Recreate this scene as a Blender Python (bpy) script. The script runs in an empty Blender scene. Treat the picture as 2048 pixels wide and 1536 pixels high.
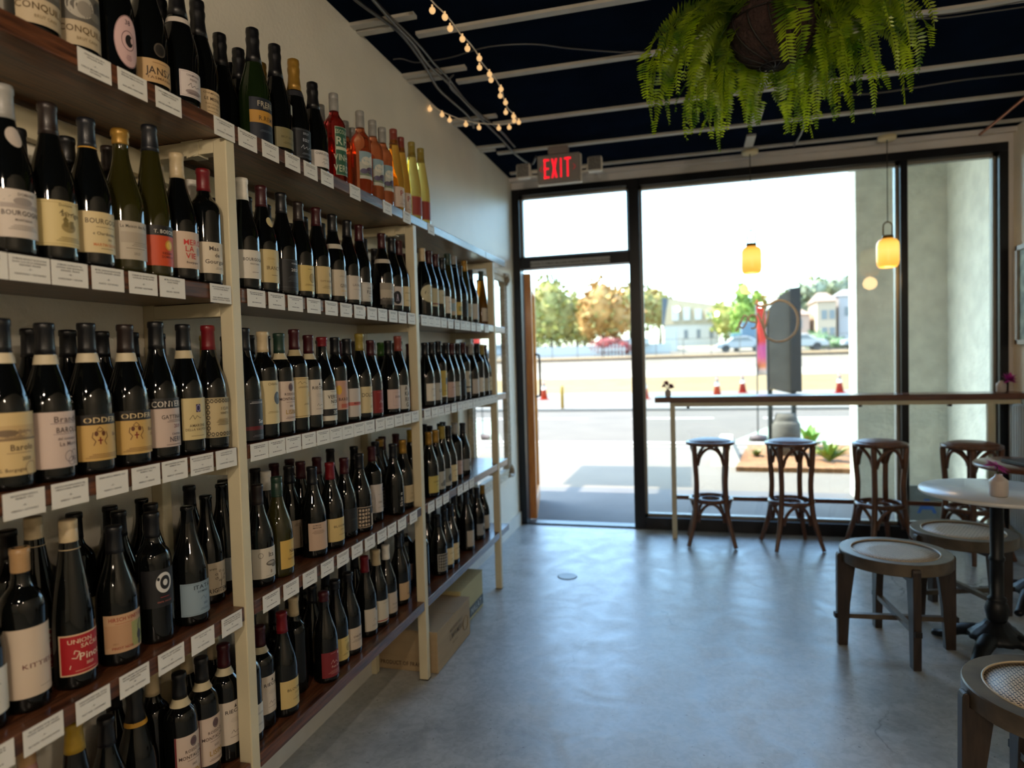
import bpy, math, random
from mathutils import Vector, Matrix
random.seed(7)
PI=math.pi
SC=bpy.context.scene
COL=SC.collection
# ---------------------------------------------------------------- camera
YAW,PIT,ROL=math.radians(15.2499),math.radians(-2.0837),math.radians(1.616)
RM=Matrix.Rotation(YAW,3,'Z')@Matrix.Rotation(PIT,3,'X')@Matrix.Rotation(ROL,3,'Y')
right,fwd,up=RM@Vector((1,0,0)),RM@Vector((0,1,0)),RM@Vector((0,0,1))
cd=bpy.data.cameras.new('camera'); cam=bpy.data.objects.new('camera',cd); COL.objects.link(cam)
m=Matrix((right,up,-fwd)).transposed().to_4x4(); m.translation=Vector((1.4068,0,1.38)); cam.matrix_world=m
cd.sensor_width=36; cd.lens=36*1316.29/2048; cd.clip_start=.05; cd.clip_end=500
cd.dof.use_dof=True; cd.dof.focus_distance=1.85; cd.dof.aperture_fstop=2.2
SC.camera=cam
# ---------------------------------------------------------------- light
SC.view_settings.view_transform='Standard'; SC.view_settings.look='None'
SC.view_settings.gamma=1; SC.view_settings.use_curve_mapping=False; SC.view_settings.exposure=0.0
w=bpy.data.worlds.new('world'); SC.world=w; w.use_nodes=True
nt=w.node_tree; bg=nt.nodes['Background']
sky=nt.nodes.new('ShaderNodeTexSky'); sky.sky_type='NISHITA'; sky.sun_disc=False
sky.sun_elevation=math.radians(52); sky.sun_rotation=math.radians(-80); sky.air_density=1.2; sky.dust_density=2.5
tint=nt.nodes.new('ShaderNodeMixRGB'); tint.blend_type='MULTIPLY'; tint.inputs[0].default_value=1; tint.inputs[2].default_value=(.78,1.0,1.10,1)   # cool clear-day sky
nt.links.new(sky.outputs[0],tint.inputs[1]); nt.links.new(tint.outputs[0],bg.inputs[0]); bg.inputs[1].default_value=1.40
sl=bpy.data.lights.new('sun','SUN'); sl.energy=13.0; sl.angle=math.radians(.6); sl.color=(1,.88,.72)
so=bpy.data.objects.new('sun',sl); COL.objects.link(so)
so.rotation_euler=Vector((-.42,.06,.9)).to_track_quat('Z','Y').to_euler()
# warm room lamps that hang from the shop ceiling behind the photographer
for i,(x,y,e) in enumerate(((1.2,-.55,50),(2.5,-.55,38),(1.9,-2.4,46))):
    l=bpy.data.lights.new('room_bulb','POINT'); l.energy=e; l.color=(1,.80,.60); l.shadow_soft_size=.04
    o=bpy.data.objects.new('room_bulb',l); COL.objects.link(o); o.location=(x,y,2.15)
# ---------------------------------------------------------------- helpers
def lin(c): return c/12.92 if c<=.04045 else ((c+.055)/1.055)**2.4
def hx(s): return tuple(lin(int(s[i:i+2],16)/255) for i in (0,2,4))
MC={}
def mat(name,color,rough=.5,metal=0.,noise=0.,scale=20.,spec=None,bump=0.,bscale=None,emit=None,estr=0,trans=0,ior=1.45,stretch=None,color2=None,coat=0,sss=0):
    if name in MC: return MC[name]
    if isinstance(color,str): color=hx(color)
    m=bpy.data.materials.new(name); m.use_nodes=True; nt=m.node_tree; b=nt.nodes['Principled BSDF']
    b.inputs['Base Color'].default_value=(*color,1); b.inputs['Roughness'].default_value=rough; b.inputs['Metallic'].default_value=metal
    b.inputs['IOR'].default_value=ior
    if trans: b.inputs['Transmission Weight'].default_value=trans
    if coat: b.inputs['Coat Weight'].default_value=coat; b.inputs['Coat Roughness'].default_value=.1
    if spec is not None: b.inputs['Specular IOR Level'].default_value=spec
    if emit: b.inputs['Emission Color'].default_value=(*(hx(emit) if isinstance(emit,str) else emit),1); b.inputs['Emission Strength'].default_value=estr
    if noise or bump or color2:
        tc=nt.nodes.new('ShaderNodeTexCoord'); mp=nt.nodes.new('ShaderNodeMapping'); nt.links.new(tc.outputs['Object'],mp.inputs[0])
        if stretch: mp.inputs['Scale'].default_value=stretch
        n=nt.nodes.new('ShaderNodeTexNoise'); n.inputs['Scale'].default_value=scale; n.inputs['Detail'].default_value=6; nt.links.new(mp.outputs[0],n.inputs['Vector'])
        if noise or color2:
            r=nt.nodes.new('ShaderNodeValToRGB')
            c2=hx(color2) if isinstance(color2,str) else color2
            a=tuple(max(0,c*(1-noise)) for c in color); d=c2 or tuple(min(1,c*(1+noise)) for c in color)
            r.color_ramp.elements[0].position=.32; r.color_ramp.elements[1].position=.68
            r.color_ramp.elements[0].color=(*a,1); r.color_ramp.elements[1].color=(*d,1)
            nt.links.new(n.outputs['Fac'],r.inputs[0]); nt.links.new(r.outputs[0],b.inputs['Base Color'])
        if bump:
            n2=n
            if bscale:
                n2=nt.nodes.new('ShaderNodeTexNoise'); n2.inputs['Scale'].default_value=bscale; n2.inputs['Detail'].default_value=5; nt.links.new(mp.outputs[0],n2.inputs['Vector'])
            bp=nt.nodes.new('ShaderNodeBump'); bp.inputs['Strength'].default_value=bump; bp.inputs['Distance'].default_value=.02
            nt.links.new(n2.outputs['Fac'],bp.inputs['Height']); nt.links.new(bp.outputs[0],b.inputs['Normal'])
    MC[name]=m; return m
def flat(c,rough=.6): return mat('print_'+c,c,rough)
class MB:
    def __init__(s): s.v=[];s.f=[];s.m=[];s.sm=[]
    def add(s,vs,fs,mi=0,smooth=False):
        o=len(s.v); s.v+=[tuple(p) for p in vs]; s.f+=[tuple(o+i for i in f) for f in fs]; s.m+=[mi]*len(fs); s.sm+=[smooth]*len(fs); return s
    def box(s,x0,x1,y0,y1,z0,z1,mi=0):
        return s.add([(x,y,z) for z in (z0,z1) for y in (y0,y1) for x in (x0,x1)],[(0,2,3,1),(4,5,7,6),(0,1,5,4),(2,6,7,3),(0,4,6,2),(1,3,7,5)],mi)
    def obox(s,c,ax,ay,az,mi=0):
        c,ax,ay,az=map(Vector,(c,ax,ay,az)); return s.add([c+ax*i+ay*j+az*k for k in (-1,1) for j in (-1,1) for i in (-1,1)],[(0,2,3,1),(4,5,7,6),(0,1,5,4),(2,6,7,3),(0,4,6,2),(1,3,7,5)],mi)
    def prism(s,poly,z0,z1,mi=0,smooth=False):
        n=len(poly); return s.add([(x,y,z0) for x,y in poly]+[(x,y,z1) for x,y in poly],[tuple(range(n-1,-1,-1)),tuple(range(n,2*n))]+[(i,(i+1)%n,n+(i+1)%n,n+i) for i in range(n)],mi,smooth)
    def lathe(s,prof,n=24,c=(0,0,0),mi=0,smooth=True,wob=None):
        vs=[];fs=[]
        for k,(r,z) in enumerate(prof):
            for i in range(n):
                a=2*PI*i/n; rr=r if not wob else r*wob(a,z); vs.append((c[0]+rr*math.cos(a),c[1]+rr*math.sin(a),c[2]+z))
        for k in range(len(prof)-1):
            for i in range(n): j=(i+1)%n; fs.append((k*n+i,k*n+j,(k+1)*n+j,(k+1)*n+i))
        if prof[0][0]>1e-6: fs.append(tuple(range(n-1,-1,-1)))
        if prof[-1][0]>1e-6: fs.append(tuple((len(prof)-1)*n+i for i in range(n)))
        return s.add(vs,fs,mi,smooth)
    def tube(s,pts,r,n=8,mi=0,closed=False,flat=1.):
        pts=[Vector(p) for p in pts]; N=len(pts); rs=r if isinstance(r,(list,tuple)) else [r]*N
        vs=[];fs=[];ref=None
        for i,p in enumerate(pts):
            if closed: t=pts[(i+1)%N]-pts[i-1]
            else: t=pts[min(i+1,N-1)]-pts[max(i-1,0)]
            t.normalize()
            if ref is None: ref=Vector((0,0,1)) if abs(t.z)<.9 else Vector((1,0,0))
            a=ref-t*ref.dot(t); a.normalize(); b=t.cross(a); ref=a
            for k in range(n): q=2*PI*k/n; vs.append(p+a*math.cos(q)*rs[i]*flat+b*math.sin(q)*rs[i])
        for i in range(N if closed else N-1):
            j=(i+1)%N
            for k in range(n): l=(k+1)%n; fs.append((i*n+k,i*n+l,j*n+l,j*n+k))
        if not closed: fs+= [tuple(range(n-1,-1,-1)),tuple((N-1)*n+k for k in range(n))]
        return s.add(vs,fs,mi,True)
    def mesh(s,name,mats):
        me=bpy.data.meshes.new(name); me.from_pydata(s.v,[],s.f); me.update()
        for m in (mats if isinstance(mats,(list,tuple)) else [mats]): me.materials.append(m)
        me.polygons.foreach_set('material_index',s.m); me.polygons.foreach_set('use_smooth',s.sm); me.update(); return me
def link(name,me,parent=None,loc=None,rz=None):
    o=bpy.data.objects.new(name,me); COL.objects.link(o)
    if parent: o.parent=parent
    if loc is not None: o.location=loc
    if rz is not None: o.rotation_euler=(0,0,rz)
    return o
def mk(name,mb,mats,parent=None,loc=None,rz=None,bev=0,seg=2):
    o=link(name,mb.mesh(name,mats),parent,loc,rz)
    if bev:
        b=o.modifiers.new('bevel','BEVEL'); b.width=bev; b.segments=seg; b.limit_method='ANGLE'
    return o
def tag(o,label,cat,group=None):
    o['label']=label; o['category']=cat
    if group: o['group']=group
    return o
def struct(o): o['kind']='structure'; return o
def empty(name,loc,label,cat,group=None,rz=0):
    o=link(name,None,None,loc,rz); o.empty_display_size=.05; return tag(o,label,cat,group)
def curve(P,n=12):   # Catmull-Rom through points
    P=[Vector(p) for p in P]; Q=[P[0]*2-P[1]]+P+[P[-1]*2-P[-2]]; out=[]
    for i in range(1,len(Q)-2):
        a,b,c,d=Q[i-1:i+3]
        for k in range(n):
            t=k/n; out.append(.5*((2*b)+(c-a)*t+(2*a-5*b+4*c-d)*t*t+(3*b-a-3*c+d)*t**3))
    return out+[P[-1]]
# glyphs of Blender's own font, flattened once per character
GL={}
def glyph(ch):
    if ch not in GL:
        def ev(s):
            cu=bpy.data.curves.new('g','FONT'); cu.body=s; cu.resolution_u=2; cu.offset=.012
            o=bpy.data.objects.new('g',cu); me=o.to_mesh(); vs=[tuple(v.co) for v in me.vertices]; fs=[tuple(p.vertices) for p in me.polygons]
            o.to_mesh_clear(); bpy.data.objects.remove(o); bpy.data.curves.remove(cu); return vs,fs
        if ch==' ': GL[ch]=([],[],.32)
        else:
            vs,fs=ev(ch); a=max(v[0] for v in vs); vs2=[v[:2] for v in vs]
            GL[ch]=(vs2,fs,a+.06)
    return GL[ch]
def text2d(s,size,cx=0,cz=0,sx=1.):   # size = cap height
    k=size/.70; w=sum(glyph(c)[2] for c in s)*k*sx; x=cx-w/2; V=[];F=[]
    for c in s:
        vs,fs,a=glyph(c); o=len(V); V+=[(x+p[0]*k*sx,cz-size/2+p[1]*k) for p in vs]; F+=[tuple(o+i for i in f) for f in fs]; x+=a*k*sx
    return V,F
# ---------------------------------------------------------------- materials
wall_m=mat('wall_plaster','e2dccc',.42,noise=.05,scale=3,bump=.12,bscale=60)
paint=mat('cream_steel_paint','c9bfa0',.42,noise=.04,scale=8)
floor_m=None
wood=mat('walnut_board','2f1a11',.34,noise=.0,color2='6e4228',scale=5,stretch=(22,1.6,22),bump=.05,coat=.25)
black_m=mat('black_ceiling_paint',(.004,.008,.017),1.0,spec=0,noise=.2,scale=4)
strip_m=mat('pale_ceiling_strip','b5b1a6',.6,noise=.08,scale=10)
frame_m=mat('black_window_frame','15181d',.32,metal=.3,noise=.1,scale=12)
taupe=mat('taupe_header','dcd6d0',.7,noise=.05,scale=6)
stucco=mat('white_stucco','d8d3c2',.9,noise=.10,scale=7,bump=.5,bscale=38)
def floor_mat():
    m=bpy.data.materials.new('polished_concrete'); m.use_nodes=True; nt=m.node_tree; N=nt.nodes; b=N['Principled BSDF']; L=nt.links.new
    tc=N.new('ShaderNodeTexCoord')
    def noise(sc,det,dist=0,st=None):
        mp=N.new('ShaderNodeMapping'); L(tc.outputs['Object'],mp.inputs[0])
        if st: mp.inputs['Scale'].default_value=st
        n=N.new('ShaderNodeTexNoise'); n.inputs['Scale'].default_value=sc; n.inputs['Detail'].default_value=det; n.inputs['Distortion'].default_value=dist; L(mp.outputs[0],n.inputs['Vector']); return n
    def ramp(src,p0,c0,p1,c1):
        r=N.new('ShaderNodeValToRGB'); r.color_ramp.elements[0].position=p0; r.color_ramp.elements[1].position=p1
        r.color_ramp.elements[0].color=(*c0,1); r.color_ramp.elements[1].color=(*c1,1); L(src,r.inputs[0]); return r
    def mix(a,bb,fac,mode='MIX'):
        x=N.new('ShaderNodeMixRGB'); x.blend_type=mode; L(a,x.inputs[1]); L(bb,x.inputs[2])
        if isinstance(fac,float): x.inputs[0].default_value=fac
        else: L(fac,x.inputs[0])
        return x
    n1=noise(1.1,8,.6); n2=noise(6,14,.8); n3=noise(48,3)
    c1=ramp(n1.outputs['Fac'],.3,hx('959a9a'),.7,hx('b8bab8')); c2=ramp(n2.outputs['Fac'],.3,hx('878d8e'),.72,hx('c0c3c0'))
    mx=mix(c1.outputs[0],c2.outputs[0],.5)
    # dark pits and hairline cracks
    pit=ramp(n3.outputs['Fac'],.27,(.2,.2,.2),.31,(1,1,1)); mx2=mix(mx.outputs[0],pit.outputs[0],.8,'MULTIPLY')
    vo=N.new('ShaderNodeTexVoronoi'); vo.feature='DISTANCE_TO_EDGE'; vo.inputs['Scale'].default_value=.75
    wn=noise(2.2,8); add=N.new('ShaderNodeVectorMath'); add.operation='ADD'; sc=N.new('ShaderNodeVectorMath'); sc.operation='SCALE'; sc.inputs['Scale'].default_value=.5
    L(wn.outputs['Color'],sc.inputs[0]); L(tc.outputs['Object'],add.inputs[0]); L(sc.outputs[0],add.inputs[1]); L(add.outputs[0],vo.inputs['Vector'])
    cr=ramp(vo.outputs['Distance'],.0,(.25,.25,.24),.005,(1,1,1)); gate=ramp(n1.outputs['Fac'],.5,(0,0,0),.6,(1,1,1))
    n4=noise(28,15,1.2); fine=ramp(n4.outputs['Fac'],.35,(.78,.78,.78),.6,(1.08,1.08,1.08)); mx2=mix(mx2.outputs[0],fine.outputs[0],.7,'MULTIPLY')
    mx3=mix(mx2.outputs[0],cr.outputs[0],gate.outputs[0],'MULTIPLY'); L(mx3.outputs[0],b.inputs['Base Color'])
    rr=ramp(n2.outputs['Fac'],.3,(.28,.28,.28),.75,(.46,.46,.46)); L(rr.outputs[0],b.inputs['Roughness'])
    bp=N.new('ShaderNodeBump'); bp.inputs['Strength'].default_value=.22; bp.inputs['Distance'].default_value=.008; L(n2.outputs['Fac'],bp.inputs['Height']); L(bp.outputs[0],b.inputs['Normal'])
    b.inputs['Specular IOR Level'].default_value=.6
    return m
floor_m=floor_mat()
def glass_pane():
    m=bpy.data.materials.new('window_glass'); m.use_nodes=True; nt=m.node_tree; N=nt.nodes; N.remove(N['Principled BSDF'])
    t=N.new('ShaderNodeBsdfTransparent'); t.inputs[0].default_value=(.955,.97,.96,1); g=N.new('ShaderNodeBsdfGlossy'); g.inputs['Roughness'].default_value=.0
    f=N.new('ShaderNodeFresnel'); f.inputs[0].default_value=1.45; x=N.new('ShaderNodeMixShader')
    nt.links.new(f.outputs[0],x.inputs[0]); nt.links.new(t.outputs[0],x.inputs[1]); nt.links.new(g.outputs[0],x.inputs[2]); nt.links.new(x.outputs[0],N['Material Output'].inputs[0]); return m
pane_m=glass_pane()
# ================================================================ room shell
YF=5.327; XR=3.56; ZC=2.8535; YB=-4.2
struct(mk('floor',MB().box(0,XR,YB,YF+.06,-.08,0),floor_m))
struct(mk('wall_left',MB().box(-.12,0,YB,YF+.06,0,3.2),wall_m))
struct(mk('wall_right',MB().box(XR,XR+.12,YB,YF+.06,0,3.2),wall_m))
struct(mk('wall_back',MB().box(0,XR,YB-.12,YB,0,3.2),wall_m))
struct(mk('ceiling',MB().box(0,XR,YB,YF+.06,ZC+.012,ZC+.1),black_m))
b=MB()
for y0 in (2.30,): b.box(.24,XR,y0,y0+.042,ZC-.002,ZC+.02)
for y0,xs in ((2.80,.24),(3.33,.24),(3.99,.24),(4.56,.1),(5.085,.05)): b.box(xs,XR,y0,y0+.04,ZC-.002,ZC+.02)
for y0,x1 in ((2.64,.30),(3.18,.34),(3.86,.3),(4.40,.2)):
    b.box(0,x1,y0,y0+.04,ZC-.002,ZC+.02); b.box(0,x1*.55,y0+.06,y0+.10,ZC-.004,ZC+.02)
for y0,y1 in ((3.72,3.96),(4.30,4.54),(4.80,5.05)): b.box(1.80,1.86,y0,y1,ZC-.001,ZC+.02)
struct(mk('trim_1',b,strip_m))                                       # pale furring strips under the black ceiling
# front wall: header, frame, panes
FT=2.779; FR=3.53
struct(mk('wall_front',MB().box(-.02,XR+.12,YF-.02,YF+.16,FT,3.2).box(FR,XR,YF-.02,YF+.16,0,FT),taupe))
struct(mk('trim_2',MB().box(0,XR,5.255,5.285,FT+.055,ZC+.012),taupe))
fw=.075; fy0,fy1=YF-.03,YF+.09
def rails(rects,name,bev=.004):
    b=MB()
    for r in rects: b.box(r[0],r[1],fy0,fy1,r[2],r[3])
    return struct(mk(name,b,frame_m,bev=bev))
HD0,HD1=2.125,2.215
rails([(0,.062,0,FT),(.062,.95,FT-.05,FT),(.062,.95,HD0,HD1)],'door_1')
rails([(.95,1.035,0,FT),(1.035,FR,FT-.06,FT),(1.035,FR,0,.095),(2.866,2.912,.095,FT-.06),(FR-.055,FR,.095,FT-.06)],'window_1')
def beads(x0,x1,z0,z1):
    g=mat('bronze_bead','8c8980',.4,metal=.2); o=MB()
    for a in ((x0,x0+.018,z0,z1),(x1-.018,x1,z0,z1),(x0,x1,z0,z0+.02),(x0,x1,z1-.02,z1)): o.box(a[0],a[1],YF+.03,YF+.085,a[2],a[3])
    return struct(mk('trim_3',o,g))
for i,(x0,x1,z0,z1) in enumerate(((.062,.95,HD1,FT-.05),(1.035,2.866,.095,FT-.06),(2.912,FR-.055,.095,FT-.06))):
    beads(x0,x1,z0,z1)
    struct(mk('window_%d'%(i+2),MB().box(x0+.005,x1-.005,YF+.05,YF+.056,z0+.005,z1-.005),pane_m))
struct(mk('trim_4',MB().box(.06,.95,YF-.01,YF+.1,-.001,.012),mat('threshold_metal','4a5053',.4,metal=.7)))
struct(mk('baseboard_left',MB().box(0,.014,YB,YF-.03,0,.11),mat('white_baseboard','c9c6be',.5,noise=.03)))
# sticker over the door with its wording
def panel_text(mb,lines,plane,mi=1):
    for s,size,cx,cz,sx in lines:
        V,F=text2d(s,size,cx,cz,sx); mb.add([plane(x,z) for x,z in V],F,mi)
b=MB().box(.15,.80,YF-.034,YF-.0315,2.135,2.185)
panel_text(b,[('THIS DOOR TO REMAIN UNLOCKED WHENEVER THE BUILDING IS OCCUPIED',.018,.475,2.16,.72)],lambda x,z:(x,YF-.0345,z))
tag(mk('door_sticker',b,[mat('sticker_grey','9a9a98',.5),flat('2a2a2a')]),'long grey sticker strip with dark lettering on the bar above the open door','sticker')
# ---------------------------------------------------------------- open wooden door leaf
oak=mat('orange_varnished_oak','b8681a',.35,noise=.0,color2='d48a30',scale=6,stretch=(10,10,1),coat=.3)
d=empty('entrance_door',(.078,5.46,0),'orange varnished wooden door standing open outside the entrance','door',None,math.radians(11.0))
b=MB().box(-.03,.03,0,.88,.012,.16).box(-.03,.03,0,.88,1.98,2.11).box(-.03,.03,0,.11,.16,1.98).box(-.03,.03,.77,.88,.16,1.98)
lf=mk('leaf_frame',b,oak,d,bev=.003); mk('door_glass',MB().box(-.004,.004,.11,.77,.16,1.98),pane_m,d)
b=MB().tube([(.022,.70,1.02),(.06,.70,1.03),(.065,.70,1.1),(.065,.70,1.35),(.06,.70,1.42),(.022,.70,1.43)],.011,10); mk('door_handle',b,mat('dark_bronze','2f211b',.35,metal=.8),lf)
# ---------------------------------------------------------------- shelving
SZ=[2.0036,1.5876,1.1772,.7619,.3481]; PY=[.276,1.44,2.604,3.762]; PW=.033; XF=.2818; TH=.038
root=empty('shelving_frame',(0,2.0,0),'tall cream painted steel shelving frame along the left wall','shelf frame')
def W(x,y,z): return (x,y-2.0,z)
for y in PY:
    for nm,xa,xb in (('front_post',XF-.039,XF),('back_post',.001,.036)):
        mk(nm,MB().box(xa,xb,y-2,y-2+PW,0.002,SZ[0]-TH-.001),paint,root,bev=.0025)
    for z in SZ: mk('cross_bar',MB().box(.036,XF-.039,y-2+.001,y-2+PW-.001,z-TH-.037,z-TH-.001),paint,root,bev=.002)
    if y>1:
        mk('foot_cap',MB().box(XF-.040,XF+.001,y-2-.001,y-2+PW+.001,0,.004),flat('15130f'),root)
b=MB()
for i in range(3): b.box(.002,.03,PY[i]-2+PW,PY[i+1]-2,SZ[0]-TH-.075,SZ[0]-TH-.012)
mk('back_rail',b,paint,root,bev=.002)
for y in PY[1:3]:
    b=MB(); b.box(.165,.200,y-2-.002,y-2+PW+.002,SZ[0]-TH-.041,SZ[0]-TH-.0005); b.box(.150,.215,y-2-.004,y-2-.001,SZ[0]-TH-.003,SZ[0]-TH-.0008)
    b.tube([(.168,y-2-.004,SZ[0]-TH-.04),(.168,y-2-.004,SZ[0]-TH-.046),(.215,y-2-.03,SZ[0]-TH-.046)],.0016,6)
    mk('shelf_clip',b,paint,root)
NAMES=['top','second','third','fourth','bottom']
def board(i,y0,y1,lab):
    z=SZ[i]; xf=XF-.002
    if i==0: poly=[(.002,y0),(XF+.004,y0),(XF+.004,y1),(.002,y1)]
    else:
        poly=[(.002,y0),(xf,y0)]
        for y in PY:
            if y0<y<y1: poly+=[(xf,y-.003),(XF-.041,y-.003),(XF-.041,y+PW+.004),(xf,y+PW+.004)]
        poly+=[(xf,y1),(.002,y1)]
        bk=[]
        for y in reversed(PY):
            if y0<y<y1: bk+=[(.002,y+PW+.003),(.038,y+PW+.003),(.038,y-.003),(.002,y-.003)]
        poly+=bk
    return tag(mk('shelf_board',MB().prism(poly,z-TH,z),wood,bev=.003),lab,'shelf','dark walnut shelf boards along the left wall')
board(0,.30,3.62,'topmost dark walnut shelf board carrying sparkling and rose wine')
board(0,3.622,4.02,'short end piece of the top walnut shelf beside the window')
for i in range(1,5): board(i,.30,(4.0,3.985,3.98,3.97)[i-1],'%s dark walnut shelf board counted from the top of the wine rack'%NAMES[i])
# ---------------------------------------------------------------- bottles
PROF=dict(
 B=[(0,.003),(.024,.003),(.030,0),(.037,.002),(.0400,.007),(.0405,.014),(.0405,.128),(.0398,.142),(.0375,.158),(.0335,.174),(.0285,.190),(.0235,.206),(.0192,.222),(.0165,.236),(.0150,.250),(.0145,.284),(.0158,.285),(.0158,.292),(.0148,.295),(.010,.296),(0,.296)],
 D=[(0,.003),(.024,.003),(.029,0),(.035,.002),(.0372,.007),(.0375,.014),(.0375,.184),(.0370,.194),(.0350,.204),(.0310,.213),(.0250,.221),(.0195,.229),(.0163,.238),(.0150,.248),(.0144,.290),(.0157,.291),(.0157,.298),(.0148,.301),(.010,.302),(0,.302)],
 R=[(0,.003),(.024,.003),(.029,0),(.035,.002),(.0372,.007),(.0375,.014),(.0375,.112),(.0368,.132),(.0350,.155),(.0320,.180),(.0285,.205),(.0250,.230),(.0212,.255),(.0178,.280),(.0155,.300),(.0145,.322),(.0156,.323),(.0156,.330),(.0147,.334),(.010,.335),(0,.335)],
 C=[(0,.004),(.026,.004),(.032,0),(.040,.002),(.0430,.008),(.0435,.016),(.0435,.124),(.0428,.138),(.0405,.155),(.0365,.173),(.0315,.191),(.0265,.209),(.0222,.227),(.0190,.245),(.0168,.262),(.0158,.280),(.0172,.287),(.0172,.293),(.0150,.297),(.0165,.310),(.0155,.318),(.010,.320),(0,.320)])
H0=dict(B=.296,D=.302,R=.335,C=.320)
def rad(sh,z):
    P=PROF[sh][4:]
    for (r0,z0),(r1,z1) in zip(P,P[1:]):
        if z0<=z<=z1 and z1>z0: return r0+(r1-r0)*(z-z0)/(z1-z0)
    return P[-3][0]
GLASS=dict(dk=mat('dark_wine_bottle_glass',(.0025,.003,.0028),.05,ior=1.44),
 gr=mat('green_black_bottle_glass',(.008,.016,.004),.05,ior=1.46),
 ol=mat('olive_bottle_glass',(.022,.020,.004),.05,ior=1.46),
 pink=mat('pale_pink_wine_glass',(.75,.42,.38),.06,trans=.5,ior=1.4),
 rose=mat('deep_rose_wine_glass',(.50,.045,.035),.03,trans=.92,ior=1.36),
 orng=mat('coral_rose_wine_glass',(.86,.26,.11),.03,trans=.92,ior=1.36),
 amb=mat('amber_wine_glass',(.95,.52,.10),.03,trans=.92,ior=1.36),
 ambd=mat('brown_amber_wine_glass',(.45,.20,.02),.04,trans=.8,ior=1.4),
 yel=mat('golden_wine_glass',(1,.80,.24),.03,trans=.92,ior=1.36))
CAPC=dict(k='0c0d11',n='12151d',bk='221815',m='360a11',r='660c15',y='94702a',w='d8d3c8',c='b7a583',g='2f5a1c',gy='8b8a86',dg='1c3328',p='7c3a30',o='8a7a34',yo='9a7c1e',ck='a5835a',rc='5c2a1c',s='9a9a9a')
def capmat(c): return mat('capsule_'+c,CAPC[c],.38 if c not in 'w' else .45,metal=.0 if c!='y' else .35,noise=.10,scale=60,coat=.05)
MS={}
def bottle_mesh(sh,gl):
    k=('b',sh,gl)
    if k not in MS: MS[k]=MB().lathe(PROF[sh][:7]+[(q.x,q.y) for q in curve([(r,z,0) for r,z in PROF[sh][6:-7]],4)][1:]+PROF[sh][-7:],48).mesh('bottle_glass',GLASS[gl])
    return MS[k]
def cap_mesh(sh,kind,c):
    k=('c',sh,kind,c)
    if k in MS: return MS[k]
    h=H0[sh]; b=MB(); e=.0010
    if kind in('foil','screw'):
        L=.058; z0=h-L; P=[(rad(sh,z0)+e,z0)]
        if kind=='foil': P+=[(rad(sh,z0+.01)+e,z0+.01),(.0153,h-.014),(.0167,h-.0125),(.0168,h-.004),(.0158,h+.0002),(.010,h+.0008),(0,h+.0008)]
        else: P+=[(.0160,z0+.004)]+[(.0160+(.0005 if i%2 else 0),z0+.006+i*.0018) for i in range(4)]+[(.0160,h-.018),(.0152,h-.017),(.0162,h-.0155),(.0162,h-.001),(.0152,h+.001),(0,h+.001)]
        b.lathe(P,28)
    elif kind=='wax':
        z0=h-.030; b.lathe([(rad(sh,z0)+.0012,z0),(.0165,z0+.003),(.0160,h-.014),(.0180,h-.012),(.0182,h-.003),(.0165,h+.0015),(0,h+.002)],28,wob=lambda a,z:1+.02*math.sin(3*a+z*400))
    elif kind=='cork':
        z0=h-.046; b.lathe([(.0149,z0),(.0155,z0+.002),(.0155,h-.014),(.0164,h-.012),(.0164,h-.001),(0,h+.001)],28)
    elif kind=='champ':
        z0=h-.095; b.lathe([(rad(sh,z0)+.0006,z0),(rad(sh,z0+.02)+.0007,z0+.02),(rad(sh,z0+.045)+.0008,z0+.045),(.0178,h-.042),(.0186,h-.034),(.0186,h-.028),(.0170,h-.022),(.0182,h-.012),(.0172,h-.002),(.012,h+.001),(0,h+.001)],32,wob=lambda a,z:1+(.03*math.sin(9*a) if h-.04<z<h-.018 else .008*math.sin(5*a)))
    m=capmat(c)
    MS[k]=b.mesh('capsule',m); return MS[k]
def wrap(mb,R,V,F,mi): mb.add([(R*math.cos(x/R),R*math.sin(x/R),z) for x,z in V],F,mi,False)
def rect_wrap(mb,R,x0,x1,z0,z1,mi,rc=0):
    n=max(1,int(abs(x1-x0)/R/math.radians(7))+1); V=[];F=[]
    for i in range(n+1):
        x=x0+(x1-x0)*i/n; V+=[(x,z0),(x,z1)]
    for i in range(n): F.append((2*i,2*i+2,2*i+3,2*i+1))
    mb.add([(R*math.cos(x/R),R*math.sin(x/R),z) for x,z in V],F,mi,True)
def ell_wrap(mb,R,cx,cz,rx,rz,mi,n=28,inner=None):
    V=[];F=[]
    if inner is None:
        rings=[0,.35,.7,1]
    else: rings=[inner,1]
    for q in rings:
        for i in range(n): a=2*PI*i/n; V.append((cx+rx*q*math.cos(a),cz+rz*q*math.sin(a)))
    for k in range(len(rings)-1):
        for i in range(n): j=(i+1)%n; F.append((k*n+i,(k+1)*n+i,(k+1)*n+j,k*n+j))
    mb.add([(R*math.cos(x/R),R*math.sin(x/R),z) for x,z in V],F,mi,True)
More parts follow.
